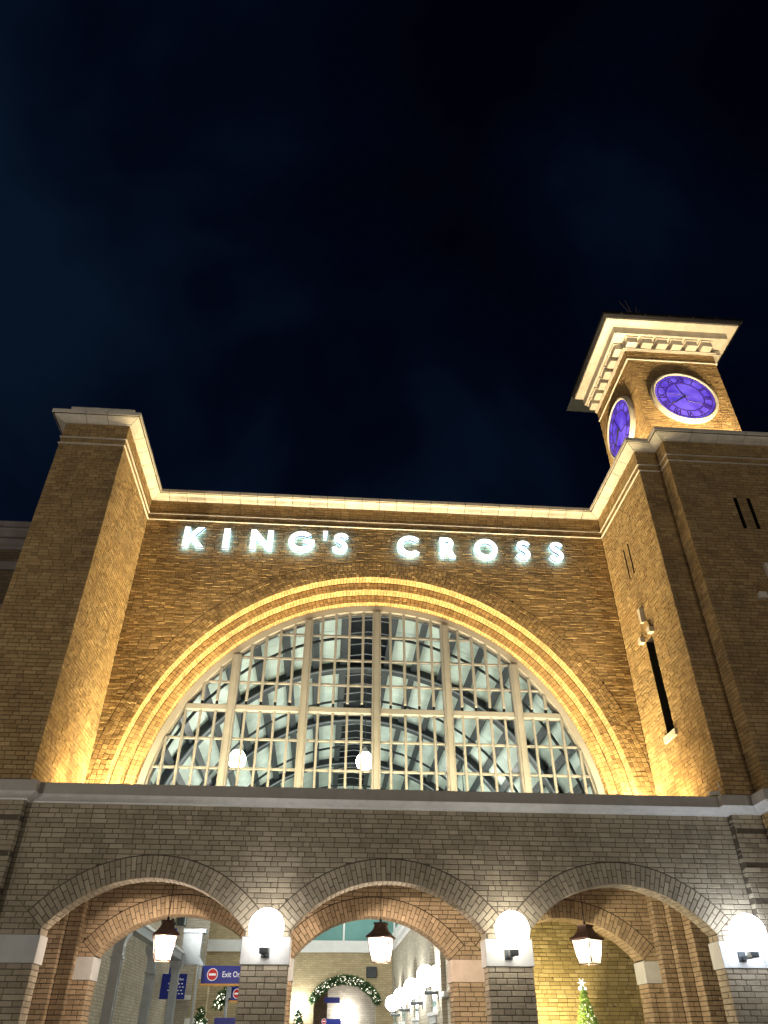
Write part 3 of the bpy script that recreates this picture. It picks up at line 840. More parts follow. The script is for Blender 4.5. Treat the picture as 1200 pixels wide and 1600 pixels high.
# arched head: imposts, half round hood, keystone
def hood(parent, P, c, w_, z0, r, mat=M_STONE_Y, ribs=11):
    """P maps (along, out, z).  A shallow fluted half-round hood on two stone imposts with a keystone over it"""
    for s in (-1, 1):
        V = []
        for a in (c+s*w_-.075, c+s*w_+.075):
            for o in (.0, .11):
                for z in (z0-.13, z0): V.append(P(a, o, z))
        mb = MB(); mb.add(V, [(0, 1, 3, 2), (4, 6, 7, 5), (0, 4, 5, 1), (2, 3, 7, 6), (0, 2, 6, 4), (1, 5, 7, 3)]); mb.build('impost_block', mat, parent)
    for i in range(ribs):
        t0 = pi*i/ribs+.03; t1 = pi*(i+1)/ribs-.03; V = []
        for o in (.0, .045):
            for rr, t in ((.10, t0), (r, t0), (r, t1), (.10, t1)): V.append(P(c+rr*cos(t), o*(1 if rr > .2 else .4), z0+rr*sin(t)))
        mb = MB(); mb.add(V, [(0, 1, 2, 3), (7, 6, 5, 4), (0, 4, 5, 1), (1, 5, 6, 2), (2, 6, 7, 3), (3, 7, 4, 0)]); mb.build('fan_brick', M_BR_UP, parent)
    V = []
    for z, hw_ in ((z0+r-.02, .04), (z0+r+.33, .065)):
        for o in (0, .10):
            for a in (c-hw_, c+hw_): V.append(P(a, o, z))
    mb = MB(); mb.add(V, [(0, 1, 3, 2), (4, 6, 7, 5), (0, 4, 5, 1), (2, 3, 7, 6), (0, 2, 6, 4), (1, 5, 7, 3)]); mb.build('keystone', mat, parent)
hood(rp, lambda a, o, z: (XR-o, a, z), 14.30, .27, 9.10, .27)
strings(rp, [(XR, D2-.03), (XR, D1), (7.5-.03, D1)])
stones('coping_stone', COPE, toppath, .45, M_STONE_Y, rp, skip=(0, 1, 2, 3, 6, 7))

# ================================================================== RIGHT WING
rw = thing('station_wing', 'dark brick wing below the clock tower with two slots and a fan niche', 'building', (10.5, DB, 0))
bs = [(8.755, 8.835, 10.70, 11.58), (9.06, 9.14, 10.70, 11.58)]
m = MB(); holed_face(m, m_front(DB), 7.508, 14, 0, 13.2, bs); m.add([(7.508, DB+.008, 0), (7.508, D1+.02, 0), (7.508, D1+.02, 13.2), (7.508, DB+.008, 13.2)], [(0, 1, 2, 3)])
m.box(7.62, 14, DB+.42, 12.95, 0, 13.2); m.box(13.9, 14, DB+.01, 20, 0, 13.2); m.box(7.62, 14, 12.952, 20, 5, 13.2)
m.build('wall', M_MORTAR_D, rw)
m = MB()
for h in bs: pocket(m, m_front(DB), h)
m.build('slot_opening', M_DARK, rw)
sq = courses(7.5, 12.2, 5.14, 12.56, bs); sq += courses(7.5, 12.2, 12.565, 12.745); sq += courses(7.5, 12.2, 12.75, ZTOP)
lay(rw, [(sq, m_front(DB), None), (courses(7.5, 9.5, 0, 4.87, groove=grv), m_front(DB), None), (courses(DB, D1, 0, 4.87, groove=grv), m_left(7.5), None),
         (courses(DB, D1, 5.14, ZTOP), m_left(7.5), None)], M_BR_UP, tilt=.004, rough=.0022, ch=.006)
hood(rw, lambda a, o, z: (a, DB-o, z), 8.93, .33, 9.07, .38, ribs=15)
strings(rw, [(7.5, D1-.03), (7.5, DB), (14, DB)])
stones('coping_stone', COPE, toppath, .62, M_STONE_Y, rw, skip=(0, 1, 2, 3, 4, 5))
bx('roof', M_FASCIA, rw, 7.6, 14, DB+.1, 20, 13.2, 13.36)
bx('impost_band', M_STONE, rw, 7.48, 14, DB-.02, DB-.002, IMP0, IMP1)

# ================================================================== CLOCK TOWER
TX0, TX1, TY0, TY1 = 9.05, 12.0, 15.5, 18.42
tw = thing('clock_tower', 'square brick clock tower with bracketed white cornice and two purple lit clocks', 'clock tower', ((TX0+TX1)/2, (TY0+TY1)/2, 13.36))
m = MB(); m.box(TX0+.008, TX1-.008, TY0+.008, TY1-.008, 13.36, 20.02); m.build('tower_core', M_MORTAR_D, tw)
def twq(a, b): return courses(a, b, 14.0, 19.58)+[(P, .02) for P, d in courses(a, b, 19.61, 20.0)]
lay(tw, [(twq(TX0, TX1), m_front(TY0), None), (twq(TY0, TY1), m_left(TX0), None), (courses(TY0, TY1, 14, 20), m_right(TX1), None)], M_BR_UP, tilt=.005, rough=.0022, ch=.006)
tpath = [(TX0, TY1), (TX0, TY0), (TX1, TY0), (TX1, TY1), (TX0, TY1)]
tp = [(TX0, TY1), (TX0, TY0), (TX1, TY0), (TX1, TY1)]
m = MB(); sweep(m, [(-.01, 19.583), (.04, 19.583), (.045, 19.60), (.03, 19.608), (-.01, 19.608)], tp, True); m.build('string_course', M_STONE_Y, tw)
m = MB(); sweep(m, [(-.01, 20.0), (.05, 20.0), (.06, 20.03), (.09, 20.04), (.09, 20.07), (-.01, 20.07)], tp, True); m.build('bed_mould', M_STONE_Y, tw)
m = MB(); sweep(m, [(-.02, 20.073), (.05, 20.073), (.05, 20.36), (-.02, 20.36)], tp, True); m.build('frieze', M_STONE_Y, tw)
m = MB(); sweep(m, [(-.02, 20.362), (.40, 20.362), (.42, 20.38), (.42, 20.66), (-.02, 20.66)], tp, True); m.build('corona', M_STONE_Y, tw)
m = MB(); sweep(m, [(-.02, 20.662), (.70, 20.662), (.73, 20.68), (.73, 20.76), (-.02, 20.76)], tp, True); m.build('soffit_board', M_STONE_Y, tw)
for i in range(6):
    a = TX0+.0+i*.5005; 
    for nm in (0, 1):
        if nm == 0: q = (a, a+.34, TY0-.31, TY0-.055, 20.085, 20.30)
        else: q = (TX0-.31, TX0-.055, TY0+.02+i*.50, TY0+.36+i*.50, 20.085, 20.30)
        m = MB(); m.box(*q, ch=.008)
        if nm == 0: m.box(a-.03, a+.37, TY0-.35, TY0-.055, 20.303, 20.355)
        else: m.box(TX0-.35, TX0-.055, q[2]-.03, q[3]+.03, 20.303, 20.355)
        m.build('modillion', M_STONE_Y, tw)
    q = (TX1+.055, TX1+.31, TY0+.02+i*.50, TY0+.36+i*.50, 20.085, 20.30)
    m = MB(); m.box(*q, ch=.008); m.build('modillion', M_STONE_Y, tw)
m = MB(); sweep(m, [(.60, 20.765), (.84, 20.765), (.86, 20.80), (.86, 20.90), (.83, 20.90), (.83, 20.80), (.60, 20.79)], tp, True); 
for k in range(5):
    m.box(TX0-.3+k*.8, TX0-.25+k*.8, TY0-.885, TY0-.84, 20.80, 20.92)
m.build('gutter', M_BLACK, tw)
m = MB(); cx_, cy_ = (TX0+TX1)/2, (TY0+TY1)/2
m.add([(TX0-.8, TY0-.8, 20.84), (TX1+.8, TY0-.8, 20.84), (TX1+.8, TY1+.8, 20.84), (TX0-.8, TY1+.8, 20.84), (cx_, cy_, 21.9)], [(0, 1, 4), (1, 2, 4), (2, 3, 4), (3, 0, 4), (3, 2, 1, 0)]); m.build('roof', M_IRON, tw)
m = MB()
m.tube([(9.62, 15.5, 21.2), (9.6, 15.5, 21.95), (9.34, 15.48, 22.58)], [.02, .018, .008], 6); m.tube([(9.6, 15.5, 21.95), (9.65, 15.5, 22.2), (9.56, 15.5, 22.66)], [.018, .015, .006], 6)
m.tube([(9.8, 15.5, 21.2), (9.8, 15.5, 21.98), (9.92, 15.5, 22.38)], [.018, .015, .008], 6); m.tube([(9.86, 15.5, 21.2), (9.9, 15.5, 21.98), (9.99, 15.5, 22.2)], [.015, .012, .007], 6)
m.tube([(9.62, 15.5, 22.1), (9.72, 15.5, 22.0), (9.9, 15.5, 22.05)], .01, 5)
m.build('rooftop_aerial', plain_mat('aerial_metal', (.30, .22, .18), .5), tw)

# clocks
ROM = ['XII', 'I', 'II', 'III', 'IIII', 'V', 'VI', 'VII', 'VIII', 'IX', 'X', 'XI']
def clock(fm, uc, vc, rotz, mirror):
    """fm maps (u,v,n) to the world"""
    def ring_mesh(mb, prof, n=72):
        V = []; F = []; k_ = len(prof)
        for i in range(n):
            t = 2*pi*i/n
            for r, nn in prof: V.append(fm(uc+r*cos(t), vc+r*sin(t), nn))
        for i in range(n):
            j = (i+1) % n
            for k in range(k_): F.append((i*k_+k, i*k_+(k+1) % k_, j*k_+(k+1) % k_, j*k_+k))
        mb.add(V, F)
    mb = MB()
    for nn, flip in ((.10, 0), (.02, 1)):
        pts = [fm(uc+.955*cos(2*pi*i/72), vc+.955*sin(2*pi*i/72), nn) for i in range(72)]
        mb.add(pts, [tuple(range(72))])
    a = len(mb.V)-144; mb.F += [(a+i, a+(i+1) % 72, a+72+(i+1) % 72, a+72+i) for i in range(72)]
    dial = mb.build('clock_dial', M_DIAL, tw)
    mb = MB(); ring_mesh(mb, [(.945, .0), (.945, .125), (.96, .145), (.99, .15), (1.0, .115), (1.015, .105), (1.03, .12), (1.045, .115), (1.055, .07), (1.055, 0)])
    mb.build('clock_rim', M_STONE_Y, dial)
    mb = MB()
    for r, w_ in ((.60, .016), (.845, .012), (.935, .009)): ring_mesh(mb, [(r-w_, .101), (r+w_, .101), (r+w_, .108), (r-w_, .108)])
    for i in range(60):
        t = 2*pi*i/60; c_, s_ = cos(t), sin(t); w_ = .006 if i % 5 else .014
        P = [(r*c_-o*s_, r*s_+o*c_) for r, o in ((.85, -w_), (.925, -w_), (.925, w_), (.85, w_))]
        V = [fm(uc+a_, vc+b_, .102) for a_, b_ in P]+[fm(uc+a_, vc+b_, .107) for a_, b_ in P]
        mb.add(V, [(0, 1, 2, 3), (7, 6, 5, 4), (0, 4, 5, 1), (1, 5, 6, 2), (2, 6, 7, 3), (3, 7, 4, 0)])
    mb.build('minute_ring', M_DIALINK, dial)
    for i, s in enumerate(ROM):
        me = text_mesh(s, .27, .002, .007, 'CENTER'); t = pi/2-2*pi*i/12
        xs = [v.co.x for v in me.vertices]; ys = [v.co.y for v in me.vertices]; yc = (min(ys)+max(ys))/2; xc = (min(xs)+max(xs))/2
        for v in me.vertices:
            x, y, z = (v.co.x-xc)*.8, v.co.y-yc, v.co.z
            a_ = (t-pi/2); X = x*cos(a_)-y*sin(a_)+.725*cos(t); Y = x*sin(a_)+y*cos(a_)+.725*sin(t)
            v.co = fm(uc+(-X if mirror else X), vc+Y, .104+z)
        me.materials.clear(); me.materials.append(M_DIALINK); link('numeral', me, dial)
    def line(pts, r, nm, mat, off=.112):
        s_ = -1 if mirror else 1
        q = [fm(uc+s_*a_, vc+b_, off) for a_, b_ in pts]; mb = MB(); mb.tube(q, r, 6); mb.build(nm, mat, dial)
    line([(-.19, .57), (-.17, .45), (-.145, .34), (-.09, .20), (-.02, .075), (0, 0), (.02, -.10), (.06, -.19), (.22, -.225), (.36, -.225), (.47, -.25), (.55, -.33)], .016, 'dial_lead', M_DIALINK)
    line([(0, 0), (-.25, -.18), (-.42, -.31)], [.028, .024, .018], 'hour_hand', M_BLACK, .14)
    line([(-.42, -.31), (-.45, -.30), (-.48, -.345), (-.50, -.36)], [.03, .035, .02, .004], 'hour_hand', M_BLACK, .14)
    line([(.1, -.02), (0, 0), (-.40, .045), (-.60, .07)], [.016, .014, .009, .004], 'minute_hand', M_DIALINK, .15)
    line([(0, 0), (.001, 0)], .035, 'hub', M_BLACK, .145)
clock(m_front(TY0), 10.49, 17.90, 0, False)
clock(m_left(TX0), (TY0+TY1)/2, 17.90, 0, True)

# ================================================================== NAME SIGN
sg = thing('station_name_sign', "white halo lit capitals reading KING'S CROSS on the brick above the great arch", 'sign', (CX, D2, 11.68))
H_ = .585
def arcp(cx, cy, r, a0, a1, n=28): return [(cx+r*cos(radians(a0+(a1-a0)*i/n)), cy+r*sin(radians(a0+(a1-a0)*i/n))) for i in range(n+1)]
def catmull(p, n=6):
    o = []
    for i in range(len(p)-1):
        a = p[max(i-1, 0)]; b = p[i]; c = p[i+1]; d = p[min(i+2, len(p)-1)]
        for k in range(n):
            t = k/n; o.append(tuple(.5*(2*b[j]+(c[j]-a[j])*t+(2*a[j]-5*b[j]+4*c[j]-d[j])*t*t+(3*b[j]-a[j]-3*c[j]+d[j])*t**3) for j in (0, 1)))
    return o+[p[-1]]
def ribbon(p, w_):
    Lf = []; Rt = []
    for i in range(len(p)):
        a = p[max(i-1, 0)]; b = p[min(i+1, len(p)-1)]; dx, dy = b[0]-a[0], b[1]-a[1]; l = hypot(dx, dy); nx, ny = -dy/l*w_/2, dx/l*w_/2
        Lf.append((p[i][0]+nx, p[i][1]+ny)); Rt.append((p[i][0]-nx, p[i][1]-ny))
    return Lf+Rt[::-1]
def scale_(P, sx): return [[(x*sx, y) for x, y in s] for s in P]
LT = {}
h = H_
LT['K'] = [[(0, 0), (0, h), (.14, h), (.14, .355), (.325, h), (.495, h), (.265, .315), (.52, 0), (.345, 0), (.14, .27), (.14, 0)]]
LT['I'] = [[(0, 0), (0, h), (.15, h), (.15, 0)]]
LT['N'] = [[(0, 0), (0, h), (.125, h), (.425, .21), (.425, h), (.56, h), (.56, 0), (.435, 0), (.135, .375), (.135, 0)]]
LT['O'] = [arcp(.3, .2925, .303, 0, 360, 48)[:-1], arcp(.3, .2925, .175, 0, 360, 48)[:-1]]
LT['C'] = [arcp(.3, .2925, .303, 42, 318, 40)+arcp(.3, .2925, .175, 312, 48, 40)]
LT['G'] = [arcp(.3, .2925, .303, 42, 358, 44)+[(.605, .345), (.335, .345), (.335, .235), (.462, .235)]+arcp(.3, .2925, .175, 338, 48, 40)]
spine = catmull([(.325, .455), (.28, .515), (.20, .53), (.12, .495), (.10, .425), (.14, .355), (.215, .305), (.285, .24), (.30, .16), (.25, .08), (.165, .057), (.09, .09), (.05, .165)])
LT['S'] = [ribbon(spine, .115)]
LT["'"] = [[(0.02, 0), (0, .22), (.12, .22), (.085, 0)]]
LT['R'] = [[(0, 0), (0, h), (.19, h)]+arcp(.19, h-.165, .165, 80, -62, 16)+[(.40, 0), (.255, 0), (.14, .235), (.13, .235), (.13, 0)],
           [(.13, h-.115), (.13, h-.22), (.18, h-.22)]+arcp(.185, h-.1675, .0525, -80, 80, 10)+[(.18, h-.115)]]
row = [('K', -3.92, 1), ('I', -2.93, 1), ('N', -2.25, 1), ('G', -1.29, 1.08), ("'", -.43, 1), ('S', -.19, 1.1), ('C', 1.48, 1.08), ('R', 2.58, .98), ('O', 3.47, 1), ('S', 4.55, 1.03), ('S', 5.42, 1.03)]
for chn, x, sx in row:
    z = 11.685 if chn != "'" else 12.10
    sp = scale_(LT[chn], sx)
    body = curve_shape('letter', sp, .075, M_LSIDE, sg, (x, D2-.124, z))
    f = curve_shape('letter_face', sp, .006, M_LFACE, body, (x, D2-.163, z), bevel=0)
    # back light plate, shrunk and set just off the wall
    cu = bpy.data.curves.new('p', 'CURVE')
    b = curve_shape('back_light', sp, .006, M_LHALO, body, (x, D2-.080, z))
    b.scale = (1, 1, 1)

# ================================================================== GLOBE LAMPS ON THE ARCADE PIERS
def globe_lamp(x, label, mat, group='round globe lamps on the arcade piers'):
    t = thing('globe_lamp', label, 'wall lamp', (x, D0, 2.8), group)
    m = MB(); m.sphere((x, 12.56, 3.055), .262, 32, 20); m.build('globe', mat, t, smooth=True)
    m = MB(); m.box(x-.07, x+.05, D0-.045, D0-.022, 2.70, 2.83, ch=.005); m.box(x-.035, x+.015, 12.60, D0-.045, 2.715, 2.765, ch=.004)
    m.box(x-.075, x+.055, 12.50, 12.62, 2.72, 2.80, ch=.005); m.build('bracket', M_IRON, t)
    return t
globe_lamp(-.838, 'white glowing globe lamp on the pier between the left and middle arches', M_GLOBE[0])
globe_lamp(2.885, 'white glowing globe lamp on the pier between the middle and right arches', M_GLOBE[1])
globe_lamp(6.60, 'bluish white globe lamp on the last pier at the right edge', M_GLOBE[2])

# ================================================================== LANTERNS
def lantern(x, y, rot, label, col=(1, .85, .66), k_=1.0):
    t = thing('hanging_lantern', label, 'lantern', (x, y, 2.8), 'lanterns hanging inside the arches')
    s2 = sqrt(2)
    def sq(prof, mat, nm, p=t):
        m = MB(); m.lathe([(r*s2/2, z) for r, z in prof], (x, y, 0), 4, rot+pi/4); return m.build(nm, mat, p)
    cap = sq([(.43, 3.165), (.44, 3.175), (.44, 3.19), (.34, 3.23), (.24, 3.29), (.20, 3.34), (.19, 3.375), (.22, 3.38), (.22, 3.405), (.05, 3.415)], M_BRONZE, 'cap')
    m = MB(); m.tube([(x, y, 4.6), (x, y, 3.44)], .008, 6); m.tube([(x, y, 3.46), (x, y, 3.40)], .022, 8); m.build('cord', M_BLACK, t)
    m = MB(); c = []
    top, bot = .192, .132
    for k in range(4):
        a = rot+pi/4+k*pi/2; p0 = (x+bot*s2*cos(a), y+bot*s2*sin(a), 2.80); p1 = (x+top*s2*cos(a), y+top*s2*sin(a), 3.165)
        m.tube([p0, p1], .009, 5); c.append((p0, p1))
    for k in range(4):
        for e_ in (0, 1): m.tube([c[k][e_], c[(k+1) % 4][e_]], .009, 5)
    m.build('cage', M_BRONZE, t)
    for k in range(4):
        a0, a1 = c[k]; b0, b1 = c[(k+1) % 4]
        n = (Vector(b0)-Vector(a0)).cross(Vector(a1)-Vector(a0)).normalized()*.003
        V = [Vector(v)+s*n for s in (1, -1) for v in (a0, b0, b1, a1)]
        m = MB(); m.add(V, [(0, 1, 2, 3), (7, 6, 5, 4), (0, 4, 5, 1), (1, 5, 6, 2), (2, 6, 7, 3), (3, 7, 4, 0)]); m.build('pane', M_LPANE, t)
    m = MB()
    for k in range(3):
        a = rot+k*2.1; m.tube([(x+.035*cos(a), y+.035*sin(a), 2.83), (x+.035*cos(a), y+.035*sin(a), 2.93)], .012, 6)
    m.build('candle_tube', M_WHITE, t)
    m = MB()
    for k in range(3):
        a = rot+k*2.1; m.lathe([(.004, 2.932), (.016, 2.95), (.014, 2.98), (.003, 3.02)], (x+.035*cos(a), y+.035*sin(a), 0), 8)
    m.build('bulb', M_BULB, t, smooth=True)
    lamp('lantern_light', 'POINT', (x, y, 3.03), None, L['lantern']*k_, col, t, size=.05)
lantern(-2.71, 14.8, .22, 'bronze lantern with lit candles hanging in the left arch')
lantern(1.033, 14.8, -.3, 'bronze lantern with lit candles hanging in the middle arch')
lantern(4.74, 14.8, .62, 'bronze lantern with lit candles hanging in the right arch against yellow brick', (1, .92, .60), .75)

# ================================================================== FLOODLIGHTS ON THE TERRACE AND ROOF
def flood(x, y, z, tgt, label, group, power, col, size=.25, size_y=None, spot=None, spread=None, kind='AREA'):
    t = thing('floodlight', label, 'floodlight', (x, y, z), group)
    d = (Vector(tgt)-Vector((x, y, z))).normalized()
    m = MB(); m.tube([Vector((x, y, z))-d*.12, Vector((x, y, z))-d*.01], [.07, .12], 10); m.build('lamp_head', M_BLACK, t)
    m = MB(); m.box(x-.02, x+.02, y-.02, y+.02, z-.2, z-.08); m.build('stand', M_BLACK, t)
    lamp('flood_beam', kind, (x, y, z), tgt, power, col, t, size=size, size_y=size_y, spot=spot, spread=spread)
    return t
YEL = (1, .80, .42)
ORD8 = ['first', 'second', 'third', 'fourth', 'fifth', 'sixth', 'seventh', 'eighth']
for i in range(8):
    x = XL+.8+i*(XR-XL-1.6)/7
    flood(x, 15.44, 5.2, (x, 15.66, 10), ORD8[i]+' black uplight from the left at the foot of the arched wall', 'uplights along the foot of the arched wall',
          L['washer']/8, YEL, size=.9, size_y=.08, spread=radians(120))
flood(XL+.75, 14.3, 5.2, (XL-.1, 14.5, 6.4), 'black uplight on the terrace beside the left pier', None, L['corner'], (1, .74, .36), size=.3)
flood(XR-.75, 14.4, 5.2, (XR+.1, 14.6, 6.4), 'black uplight on the terrace beside the right pier', None, L['corner'], (1, .74, .36), size=.3)
flood(XL+1.5, 13.1, 5.13, (XR, 13.5, 11.2), 'white floodlight near the left pier aimed across at the right pier', None, L['pierflood']*8, (1, .87, .70), size=.2, spot=radians(60), kind='SPOT')
flood(XR-1.5, 13.1, 5.13, (XL, 13.8, 11.6), 'white floodlight near the right pier aimed across at the left pier', None, L['pierflood']*8, (1, .87, .70), size=.2, spot=radians(60), kind='SPOT')
for x, tx, wh in ((-2.6, -1.6, 'left'), (4.6, 3.6, 'right')):  # extra lamps added out of view to brighten the upper wall
    flood(x, 13.5, 5.25, (tx, D2, 11.4), 'added floodlight on the terrace '+wh+' of centre brightening the upper wall', 'added floodlights brightening the upper wall', L['wall_fill'], (1, .76, .42), size=.3, spot=radians(80), kind='SPOT')
for (x, y, tg, wh) in ((9.9, 14.1, (10.1, 15.5, 16.4), 'left of the front face'), (11.3, 14.1, (11.1, 15.5, 16.4), 'right of the front face'), (7.75, 16.3, (9.05, 16.5, 16.4), 'near end of the side face'), (7.75, 17.7, (9.05, 17.5, 16.4), 'far end of the side face')):
    flood(x, y, 13.62, tg, 'roof uplight at the foot of the clock tower, '+wh, 'uplights round the foot of the clock tower', L['tower'], (1, .76, .42), size=.3, spread=radians(130))
# small pale fitting that shows above the cornice at the right pier
t = thing('cable_box', 'small cream fitting with a curled cable at the foot of the right pier', 'cable box', (6.80, 12.90, 5.2))
m = MB(); m.box(6.72, 6.90, 12.84, 12.97, 5.20, 5.27, ch=.01); m.build('box_body', M_STONE_Y, t)
m = MB(); m.tube([(6.9, 12.9, 5.25), (6.94, 12.88, 5.33), (6.90, 12.86, 5.42)], .012, 6); m.build('cable', M_STONE_Y, t)

# lamp posts added out of view, behind the viewer, to light the building fronts
for x, py_, wh in ((-13.0, -2.0, 'left'), (10.5, -7.0, 'right')):
    t = thing('added_street_lamp', 'added black lamp post with round globe on the '+wh+' of the forecourt behind the viewer', 'added street lamp', (x, py_, 0), 'added lamp posts on the forecourt')
    m = MB(); m.lathe([(.16, 0), (.16, .12), (.09, .2), (.07, .9), (.045, 1.0), (.04, 4.2), (.09, 4.25), (.05, 4.3)], (x, py_, 0), 14); m.build('post', M_BLACK, t)
    m = MB(); m.sphere((x, py_, 4.55), .28, 24, 16); m.build('globe', emit_mat('plaza_globe_'+wh, (1, .91, .77), L['plaza']/55*(1.15 if wh == 'left' else .85)), t, smooth=True)

# ================================================================== LEFT NEIGHBOUR BUILDING
lb = thing('neighbouring_wing', 'dark brick wing with grey stone cornice behind the left pier at the left edge', 'building', (-9, 14, 0))
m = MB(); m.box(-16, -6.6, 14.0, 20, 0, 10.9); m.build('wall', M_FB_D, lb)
m = MB(); sweep(m, [(-.05, 10.42), (.05, 10.42), (.07, 10.50), (.05, 10.52), (.05, 10.70), (-.05, 10.70)], [(-16, 14), (-6.45, 14)], True); m.build('frieze', M_LEDGE, lb)
m = MB(); sweep(m, [(-.05, 10.72), (.10, 10.72), (.22, 10.82), (.24, 10.86), (.30, 10.86), (.30, 11.0), (-.05, 11.02)], [(-16, 14), (-6.45, 14)], True); m.build('cornice', M_LEDGE, lb)
m = MB(); m.box(-16, -6.6, 13.93, 13.99, 9.9, 10.1); m.arc(-8.2, 7.8, 1.62, 1.75, 13.95, 13.99, 0, pi, 30); m.build('blind_arch', M_LEDGE, lb)

# ================================================================== THE HALL BEHIND THE WINDOW
VZ, VR, VX = 5.45, 6.45, 1.03
hall = thing('train_hall', 'vaulted station hall with dark curved ribs and pale ceiling panels, seen through the arched window', 'building', (VX, 27, 0))
RIBY = [18.1, 22.9, 27.7, 33.0]
for y in RIBY:
    m = MB(); m.arc(VX, VZ, VR, VR+.24, y-.07, y+.07, 0, pi, 64); m.arc(VX, VZ, VR-.05, VR, y-.24, y+.24, 0, pi, 64)
    m.build('roof_rib', M_IRON, hall)
    m = MB(); m.arc(VX, VZ, VR-.10, VR-.05, y-.22, y-.19, 0, pi, 64)
    for k in range(90):
        a = pi*(k+.5)/90; m.box(VX+(VR-.075)*cos(a)-.02, VX+(VR-.075)*cos(a)+.02, y-.235, y-.222, VZ+(VR-.075)*sin(a)-.02, VZ+(VR-.075)*sin(a)+.02)
    m.build('light_strip', M_STEEL, hall)
    m = MB(); n = 40
    m.tube([(VX+(VR-.62)*cos(pi*i/n), y+1.2, VZ+(VR-.62)*sin(pi*i/n)) for i in range(n+1)], .045, 6, cap=False)
    m.build('tie_rail', M_IRON, hall)
angs = [radians(6.4+8*k) for k in range(11)]
for s in (-1, 1):
    for a in angs:
        t = pi/2-s*a; da = .105/VR; V = []
        for rr in (VR+.04, VR+.30):
            for tt in (t-da, t+da):
                for y in (16.8, 37): V.append((VX+rr*cos(tt), y, VZ+rr*sin(tt)))
        m = MB(); m.add(V, [(0, 1, 3, 2), (4, 6, 7, 5), (0, 4, 5, 1), (2, 3, 7, 6), (0, 2, 6, 4), (1, 5, 7, 3)]); m.build('purlin', M_IRON, hall)
allang = [-a for a in angs[::-1]]+angs
ys = [16.75]+[y for y in RIBY]+[37.0]
for a0, a1 in zip(allang, allang[1:]):
    for y0, y1 in zip(ys, ys[1:]):
        ym = (y0+y1)/2
        mid = abs(a0+a1) < .01
        for ya, yb in ((y0, ym), (ym, y1)):
            V = []
            for rr in (VR+.25, VR+.28):
                for aa in (a0+.002, a1-.002):
                    for y in (ya+.012, yb-.012): V.append((VX+rr*sin(aa), y, VZ+rr*cos(aa)))
            m = MB(); m.add(V, [(0, 1, 3, 2), (4, 6, 7, 5), (0, 4, 5, 1), (2, 3, 7, 6), (0, 2, 6, 4), (1, 5, 7, 3)])
            m.build('rooflight_pane' if mid else 'ceiling_panel', M_NIGHT if mid else M_PANEL, hall)
# thin chevron glazing bars under the rooflight
for k in range(24):
    y = 17.3+k*.8; m = MB(); m.tube([(VX-.68, y, VZ+VR+.06), (VX, y+.0, VZ+VR+.16), (VX+.68, y, VZ+VR+.06)], .018, 5); m.build('rooflight_bar', M_STEEL, hall)
bx('side_wall', M_FB_Y, hall, VX-VR-.6, VX-VR-.28, 16.76, 37, 0, VZ+.75); bx('side_wall', M_FB_Y, hall, VX+VR+.28, VX+VR+.6, 16.76, 37, 0, VZ+.75)
m = MB(); m.prism(half(VX-7, VX+7, 6.9, 12.6, VR+.3) if 0 else [(VX-7, 8.2), (VX+7, 8.2), (VX+7, 12.8), (VX-7, 12.8)], 37.02, 37.2); m.build('end_wall', M_PANEL, hall)

def pendant(x, y, z, label):
    t = thing('hall_pendant_lamp', label, 'pendant lamp', (x, y, z), 'round pendant lamps in the hall')
    m = MB(); m.sphere((x, y, z), .27, 24, 16); m.build('globe', M_SHEDG, t, smooth=True)
    m = MB(); m.lathe([(.16, .22), (.17, .27), (.10, .33), (.07, .40), (.03, .46)], (x, y, z), 14); m.build('gallery', M_WHITE, t)
    zr = VZ+sqrt(VR**2-(x-VX)**2)+.02
    m = MB(); m.tube([(x, y, z+.46), (x, y, zr)], .014, 6); m.build('cord', M_IRON, t)
pendant(-2.86, 22.9, 8.76, 'glowing pendant globe behind the left part of the arched window')
pendant(1.08, 22.9, 8.80, 'glowing pendant globe behind the middle of the arched window')
pendant(5.0, 27.7, 8.78, 'added pendant globe, unseen, deeper in the hall on the right')  # this and the next two are added out of sight to brighten the vault
pendant(-2.9, 30.5, 8.78, 'added pendant globe, unseen, far down the left side of the hall')
pendant(1.08, 33.0, 8.78, 'added pendant globe, unseen, far down the middle of the hall')

for i, (x, y, tx) in enumerate(((-4.9, 19.5, 4), (-4.9, 28, 4), (6.9, 19.5, -2), (6.9, 28, -2))):  # unseen uplights added so the vault panels are evenly bright
    flood(x, y, 5.0, (tx, y+2, 11), 'added cool white uplight in the hall, '+('left near end', 'left far end', 'right near end', 'right far end')[i], 'added uplights in the hall', L['hall_fill']/4, (.97, 1, .94), size=.8)

